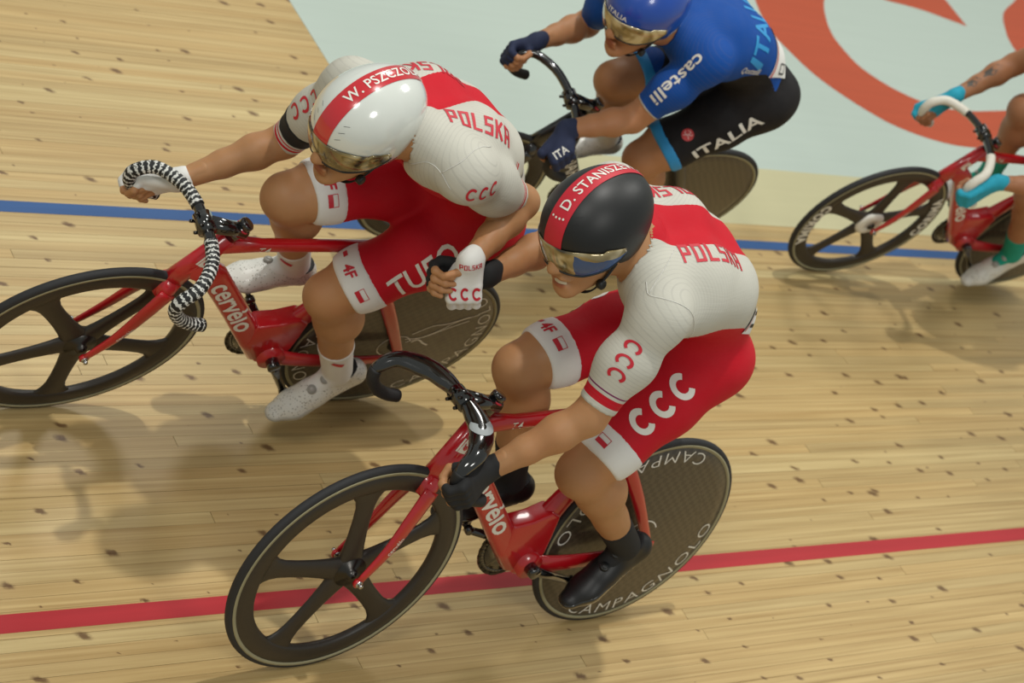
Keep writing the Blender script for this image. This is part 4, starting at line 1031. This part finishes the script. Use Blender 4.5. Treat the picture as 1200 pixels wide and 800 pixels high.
def red_white(s, la, do, arm, leg, info, V, TL, half=.05):
    d0 = np.interp(s, [-.2, 0, .13, .3, .55, .75, 1], [.2, .13, .07, .025, -.025, -.07, -.11])
    w = np.minimum(do - d0, (s - .02) * TL)
    w = np.where(arm > 0, .05, w)
    return np.where(arm > 0, w, np.minimum(w, np.maximum(la - .046, -la - half)))
def blue_black(s, la, do, arm, leg, info, V, TL):
    d0 = np.interp(s, [-.1, 0, .3, .5, .7], [.06, .05, .02, -.04, -.3])
    w = np.minimum(do - d0, (s - .10) * TL)
    return np.where(arm > 0, .05, w)

# grips
def bar(p, s): return np.array(p) * [1, s, 1]
up_ = np.array([0, 0, 1.0])
invs = {k: np.linalg.inv(np.array(MAT[k])) for k in MAT}
def to_local(k, w): return (invs[k] @ np.r_[w, 1])[:3]
def to_world(k, p): return (np.array(MAT[k]) @ np.r_[p, 1])[:3]
def dir_local(k, d): return invs[k][:3, :3] @ d
W1 = JOINT[1]['wriL']; d1 = unit(np.array([.389, .357, 1.131]) - W1)
C1 = W1 + d1 * .094
out1 = unit(dir_local(1, np.array([.617, .568, .546]))); left1 = unit(dir_local(1, np.array([.787, -.439, -.433])))
C1 = C1 - out1 * .016
C2w = to_world(1, W1 + d1 * .056 + left1 * .050 - out1 * .006)
C2 = to_local(2, C2w); a2 = dir_local(2, np.array(MAT[1])[:3, :3] @ (-d1)); e2h = dir_local(2, -np.array([.617, .568, .546]))
GRIP = {2: dict(L=dict(C=bar((.956, .193, .760), 1), a=(.6, 0, .8), e1=(.2, 1, .0), rb=.0165), R=dict(C=C2, a=a2, e1=e2h, rb=.022, finger=1.0)),
        1: dict(L=dict(C=C1, a=left1, e1=out1, rb=.013, knuckle=-14, cuff=.014), R=dict(C=bar((.925, .194, .736), -1), a=(.9, 0, .45), e1=(.2, -1, -.3), rb=.0172, cuff=-.014)),
        3: dict(L=dict(C=bar((.962, .188, .828), 1), a=(.745, .298, -.596), e1=(.3, .5, .8), rb=.0165), R=dict(C=bar((.967, .191, .800), -1), a=(.15, 0, 1), e1=(.2, -1, 0), rb=.0165)),
        4: dict(L=dict(C=bar((.956, .193, .765), 1), a=(.6, 0, .8), e1=(.2, 1, 0), rb=.0172), R=dict(C=bar((.930, .194, .752), -1), a=(.9, 0, .45), e1=(.2, -1, -.3), rb=.0172))}
R2 = rider(2, 'person in white and red skinsuit and black helmet on the nearest bicycle', skin_fair, suit_two, GRIP[2], black_fabric, black_fabric, shoe_black, black_plastic, visor_blue,
           dict(armL=.88, armR=.80, legL=.84, legR=.84), sock_top=(.26, .34), open_mouth=True, trunk=lambda *a: red_white(*a, half=.075), arch=.118)
R1 = rider(1, 'person in white and red skinsuit and glossy white helmet reaching back to clasp a hand', skin_fair, suit_one, GRIP[1], white_fabric, white_fabric, shoe_white, white_plastic, visor_gold,
           dict(armL=.80, armR=.96, legL=.84, legR=.84), sock_top=(.34, .27), trunk=lambda *a: red_white(*a, half=.058), armband=(.040, .084), arch=.098)
R3 = rider(3, 'person in blue jersey, black shorts and blue helmet riding on the white panel', skin_tan, suit_blue, GRIP[3], navy_fabric, white_fabric, shoe_white, blue_plastic, visor_gold,
           dict(armL=.80, armR=.80, legL=.80, legR=.80, wL=.02, wR=.02), band=cyan_print, trunk=blue_black)
R4 = rider(4, 'person with teal gloves and green socks riding at the right edge', skin_brown, suit_far, GRIP[4], teal_fabric, green_sock, shoe_white, white_plastic, visor_gold,
           dict(armL=.60, armR=.70, legL=.76, legR=.76), band=False, h=.0055, sock_top=(.30, .30), trunk=blue_black)

# ------------------------------------------------------------------ lettering and marks on the clothing
def legs_print(r, S_, n4, nf, nm=None, side=1):
    band = [o for o in COL.objects if o.parent == r['R'] and o.name.startswith('leg_band')][0 if S_ == 'L' else 1]
    hi_, th = r['info'][S_][3:5]; ll = r['info'][S_][5]; bv = bvh_of(band)
    c = hi_ + th * (ll - .022); L = band
    def put(n, VF, m, lab=None, dv=0, off=.0012):
        n = unit(np.asarray(n) - th * (np.asarray(n) @ th)); rd = np.cross(th, n); rd = rd if rd[1] > 0 else -rd
        stick('lettering' if lab else 'printed_flag', VF, bv, c + n * .07 + th * dv, rd, n, m, L, lab, off=off, dist=.05)
    put(n4, text2d('4F', .030, .03, maxedge=.01, shear=.15, width=.044), red_print, 'red lettering on the white band')
    put(nf, rect2d(.034, .013, .009, 0, -.007), red_print); put(nf, rect2d(.034, .0016, .009, 0, .0125), red_print); put(nf, rect2d(.0016, .026, .009, .0165, 0), red_print); put(nf, rect2d(.0016, .026, .009, -.0165, 0), red_print)
    if nm is not None: put(nm, rect2d(.022, .012, .009, 0, .004), red_print)
def helmet_stripe(r, half, mat, words, u0, h, mat2, uend=2.62):
    hel = r['helmet']; cr = r['crown']; ph0 = .03
    V = []; F = []; A_ = np.linspace(ph0, uend, 60); Y_ = np.linspace(-half, half, 7)
    for off in (.0014,):
        for f in A_:
            for y in Y_: V.append(cr(f, y, off))
    for i in range(59):
        for j in range(6): F.append([i * 7 + j, (i + 1) * 7 + j, (i + 1) * 7 + j + 1, i * 7 + j + 1])
    st = mk('stripe', V, F, mat, hel, 'red stripe over the crown')
    T, TF = text2d(words, h, .012, maxedge=.01, spacing=1.05); T = T - [T[:, 0].min(), 0]
    mk('lettering', [cr(r['phi_of'](u0 + u), -v, .0024) for u, v in T], TF, mat2, st, 'white lettering on the stripe')
    return st
# rider on the nearest bicycle
r = R2; bs = bvh_of(r['suit']); SU = r['suit']
stick('lettering', block_text('POLSKA', .052, .205), bs, (.435, .150, 1.40), (-1, .02, -.12), (.0, .42, .9), red_print, SU, 'red lettering along the left of the back')
stick('lettering', block_text('POLSKA', .050, .205), bs, (.46, -.052, 1.425), (1, -.02, .05), (.05, -.2, 1), red_print, SU, 'red lettering along the right of the back')
stick('lettering', ccc(.046, .031, .006, .0088), bs, (.683, .247, 1.158), (.024, .0125, -.07), (.77, .5, .38), red_print, SU, 'red lettering on the left sleeve')
stick('lettering', ccc(.074, .056, .010, .018), bs, (.362, .157, .938), (-.069, .002, .098), (.6, .62, .45), white_paint, SU, 'white lettering on the left thigh')
stick('lettering', ccc(.074, .056, .010, .018), bs, (.42, -.20, .98), (.069, .002, -.098), (.3, -.85, .35), white_paint, SU, 'white lettering on the right thigh')
legs_print(r, 'L', (.75, -.45, .5), (.84, .30, .5)); legs_print(r, 'R', (.62, -.18, .79), (.60, .42, .66), (.40, -.62, .70))
rn = mk('race_number', [(0, 0, 0)] * 3, [[0, 1, 2]], white_fabric, r['R']); bpy.data.objects.remove(rn)
rn = stick('race_number', rect2d(.075, .055, .008), bs, (.212, .150, 1.195), (.30, .12, -.95), (-.50, .84, .2), white_fabric, r['R'], 'white race number on the lower back', off=.003)
for q in ((-.018, .008), (.014, .008)): stick('numeral', rect2d(.010, .030, .01, *q), bs, (.212, .150, 1.195), (.30, .12, -.95), (-.50, .84, .2), black_print, rn, off=.0042)
stick('numeral', rect2d(.060, .005, .01, 0, -.022), bs, (.212, .150, 1.195), (.30, .12, -.95), (-.50, .84, .2), red_print, rn, off=.0042)
st = helmet_stripe(r, .026, red_print, 'D. STANISZEWSKI', .092, .026, white_paint)
for i, (u, y) in enumerate(((.070, -.016), (.0685, -.006), (.069, .004), (.071, .013))):
    V, F = arc2d(0, .0028, 0, 2 * math.pi, 13); mk('printed_dot', [r['crown'](r['phi_of'](u + a), y + b, .0024) for a, b in V], F, white_paint, st)
# vents beside the stripe
def vents(r, m, rows):
    for sgn in (1, -1):
        for k in range(3):
            V, F = rect2d(.013, .0028, .01)
            mk('vent', [r['crown'](r['phi_of'](.030 + .021 * k + a * .55 + rows), sgn * (.040 + .001 * k + b * .6 + a * .85), .0008) for a, b in V], F, m, r['helmet'])
vents(R2, black_print, .02); vents(R1, black_print, .0)
# rider in the white helmet
r = R1; bs = bvh_of(r['suit']); SU = r['suit']
stick('lettering', block_text('POLSKA', .050, .19), bs, (.408, .086, 1.42), (-.97, .2, -.12), (.03, .2, .98), red_print, SU, 'red lettering along the left of the back')
stick('lettering', block_text('POLSKA', .050, .19), bs, (.452, -.118, 1.375), (.97, -.2, .1), (.05, -.35, .95), red_print, SU, 'red lettering along the right of the back')
stick('lettering', ccc(.040, .026, .005, .0075), bs, (.448, .258, 1.372), (-.066, -.014, .0155), (-.12, .97, .2), red_print, SU, 'red lettering on the left sleeve')
stick('lettering', ccc(.044, .030, .006, .008), bs, (.685, -.146, 1.160), (.015, -.057, -.294), (.95, .15, .25), red_print, SU, 'red lettering on the right sleeve')
stick('lettering', text2d('TUFO', .066, .014, width=.20, maxedge=.012, shear=.2), bs, (.312, .174, .925), (-.036, .004, .07), (.46, .86, .23), white_paint, SU, 'white lettering on the left thigh')
legs_print(r, 'L', (.88, .10, .43), (.62, .74, .2), (.80, -.5, .4)); legs_print(r, 'R', (.66, .30, .68), (.25, .75, .60), (.75, -.15, .65))
gl = [o for o in COL.objects if o.parent == r['R'] and o.name.startswith('glove')]
gb = bvh_of(gl[0])
stick('lettering', ccc(.034, .022, .006, .0072), gb, (.4027, .3818, 1.1358), -left1, (.62, .62, .47), red_print, gl[0], 'red lettering on the back of the glove', dist=.05)
stick('lettering', block_text('POLSKA', .013, .052), gb, (.4188, .3555, 1.2093), -left1, (.35, .80, .45), red_print, gl[0], 'small red lettering on the glove cuff', dist=.05)
for o_, c, n in ((0, (.2925, .1493, .436), (.25, .97, 0)), (1, (.4557, -.0841, .5813), (.62, .74, .1))):
    sk_ = [o for o in COL.objects if o.parent == r['R'] and o.name.startswith('sock')][o_]
    stick('printed_patch', rect2d(.036, .014, .009), bvh_of(sk_), c, (-.95, .25, -.1), n, red_print, sk_, 'red patch on the sock', dist=.06)
helmet_stripe(r, .024, red_glass, 'W. PSZCZOLARSKI', .116, .026, white_paint)
rn = stick('race_number', rect2d(.06, .09, .01), bs, (.225, .12, 1.23), (.3, -.1, .9), (-.85, .45, .2), white_fabric, r['R'], 'white race number on the lower back', off=.003)
for q in ((-.012, .018), (-.012, -.018)): stick('numeral', rect2d(.026, .010, .01, *q), bs, (.225, .12, 1.23), (.3, -.1, .9), (-.85, .45, .2), black_print, rn, off=.0042)
# rider in blue
r = R3; bs = bvh_of(r['suit']); SU = r['suit']
stick('lettering', text2d('castelli', .040, .014, width=.205, maxedge=.012), bs, (.692, .106, 1.155), (.055, .031, -.165), (.82, .27, .5), white_paint, SU, 'white lettering on the left sleeve')
stick('lettering', text2d('ITALIA', .074, .02, width=.26, maxedge=.012), bs, (.405, -.035, 1.32), (-.1, -1, 0.05), (-.12, .12, 1), cyan_print, SU, 'large light blue lettering across the back', dist=.15)
stick('lettering', text2d('ITALIA', .042, .02, width=.25, maxedge=.012), bs, (.337, .172, .962), (-.097, -.012, .161), (.2, .97, .1), white_paint, SU, 'white lettering on the left thigh')
stick('lettering', text2d('Qostelli', .024, .008, width=.095, maxedge=.012), bs, (.4288, .0914, 1.2215), (-1, 0, -.1), (-.127, .96, .23), white_paint, SU, 'small white lettering on the hip')
lc, ln, lr = (.4408, .1198, .8968), (.645, .417, .64), (-.6, .75, .1)
lg = stick('emblem', ring2d(0.0, .0205, 0, 2 * math.pi, 25), bs, lc, lr, ln, plain('emblem_red', S(196, 60, 62), .5), SU, 'round red emblem with a pale scorpion')
pale = plain('emblem_pale', S(222, 180, 176), .5)
for seg in ([(-.011, -.010), (-.004, -.002), (.002, .004), (.004, .011), (-.002, .014), (-.007, .011)], [(.001, .002), (.010, .004), (.012, .010)], [(-.003, -.002), (.006, -.004), (.010, -.010)], [(-.005, -.004), (-.012, 0), (-.013, .006)]):
    P_ = np.array(seg); parts = []
    for a_, b_2 in zip(P_, P_[1:]):
        d_ = unit(b_2 - a_); m_2 = np.array([-d_[1], d_[0]]) * .0014; parts.append((np.array([a_ - m_2, b_2 - m_2, b_2 + m_2, a_ + m_2]), [[0, 1, 2, 3]]))
    stick('emblem_stroke', j2(parts), bs, lc, lr, ln, pale, lg, off=.0022)
rn = stick('race_number', rect2d(.15, .10, .012), bs, (.262, .012, 1.245), (.1, -.95, .3), (-.42, .16, .90), white_fabric, r['R'], 'white race number panel with red edge on the lower back', off=.003, dist=.15)
stick('edge_band', rect2d(.15, .006, .012, 0, .043), bs, (.262, .012, 1.245), (.1, -.95, .3), (-.42, .16, .90), red_print, rn, off=.0044, dist=.15)
for q in ((-.052, -.004),): stick('numeral_frame', j2([rect2d(.028, .004, .01, q[0], q[1] + .016), rect2d(.028, .004, .01, q[0], q[1] - .016), rect2d(.004, .034, .01, q[0] - .013, q[1]), rect2d(.004, .034, .01, q[0] + .013, q[1])]), bs, (.262, .012, 1.245), (.1, -.95, .3), (-.42, .16, .90), black_print, rn, off=.0044, dist=.15)
def rim_text(r, words, az0, dz, h, m, bold=.01):
    T, TF = text2d(words, h, bold, maxedge=.008)
    mk('lettering', [r['hp'](*r['hs'](az0 + u / .118, r['edge'](az0 + u / .118) + dz + v, .0016)) for u, v in T], TF, m, r['helmet'], 'white lettering on the helmet edge')
rim_text(R3, 'ITALIA', .05, .020, .016, white_paint); rim_text(R3, 'ITALIA', 2.05, .016, .018, white_paint)
gl = [o for o in COL.objects if o.parent == r['R'] and o.name.startswith('glove')]
for o_, S_ in ((gl[0], 'L'), (gl[1], 'R')):
    i_ = r['hands'][S_][1]; gb = bvh_of(o_); c_ = i_['C'] + i_['e1'] * .04 - i_['e2'] * .012
    stick('lettering', text2d('ITA', .024, .012, maxedge=.008), gb, c_, -i_['a'] if S_ == 'L' else i_['a'], i_['e1'], white_paint, o_, 'white lettering on the back of the glove', dist=.06)
# tattoo on the far rider's right forearm
r = R4; bb = bvh_of(r['body'])
ink = plain('tattoo_ink', S(74, 66, 58), .5, noise=.4, scale=80)
A0, A1 = r['P']['elbR'], r['P']['wriR']
for f, w_, h_ in ((.40, .075, .030), (.72, .055, .028)):
    V, F = arc2d(0, 1, 0, 2 * math.pi, 19); V = np.array(V) * [w_ * .5, h_ * .5] * (1 + .22 * np.sin(np.arange(len(V)) * 2.3))[:, None]
    stick('tattoo', (V, F), bb, A0 + (A1 - A0) * f + np.array([.02, 0, .03]), A1 - A0, (.55, -.1, .8), ink, r['body'], 'dark tattoo on the forearm', off=.0006)
# stitched seams on the two white jerseys
seam_m = plain('seam_thread', S(205, 204, 198), .8)
def seam(r, pts):
    b_ = bvh_of(r['suit']); P_ = spline(np.array(pts), 6); out = []
    for p in P_:
        h_ = b_.find_nearest(Vector(p)); out.append(np.array(h_[0] + h_[1] * .0004))
    mk('seam', *sweep(np.array(out), .0016, .0010, lat=(.3, .5, .8), n=6), seam_m, r['suit'])
seam(R2, [(.6422, .1645, 1.3217), (.6487, .1935, 1.3069), (.6299, .2239, 1.3169), (.5883, .2482, 1.3148), (.5269, .2483, 1.2718), (.4696, .2131, 1.191)])
seam(R2, [(.6487, .1935, 1.3069), (.60, .16, 1.355), (.55, .125, 1.39)])
seam(R1, [(.5684, .1286, 1.3025), (.5619, .1599, 1.3521), (.5413, .1975, 1.3619), (.5209, .2335, 1.3494)])
seam(R1, [(.5413, .1975, 1.3619), (.5165, .20, 1.4105), (.4804, .1779, 1.4302), (.4008, .1428, 1.4041)])
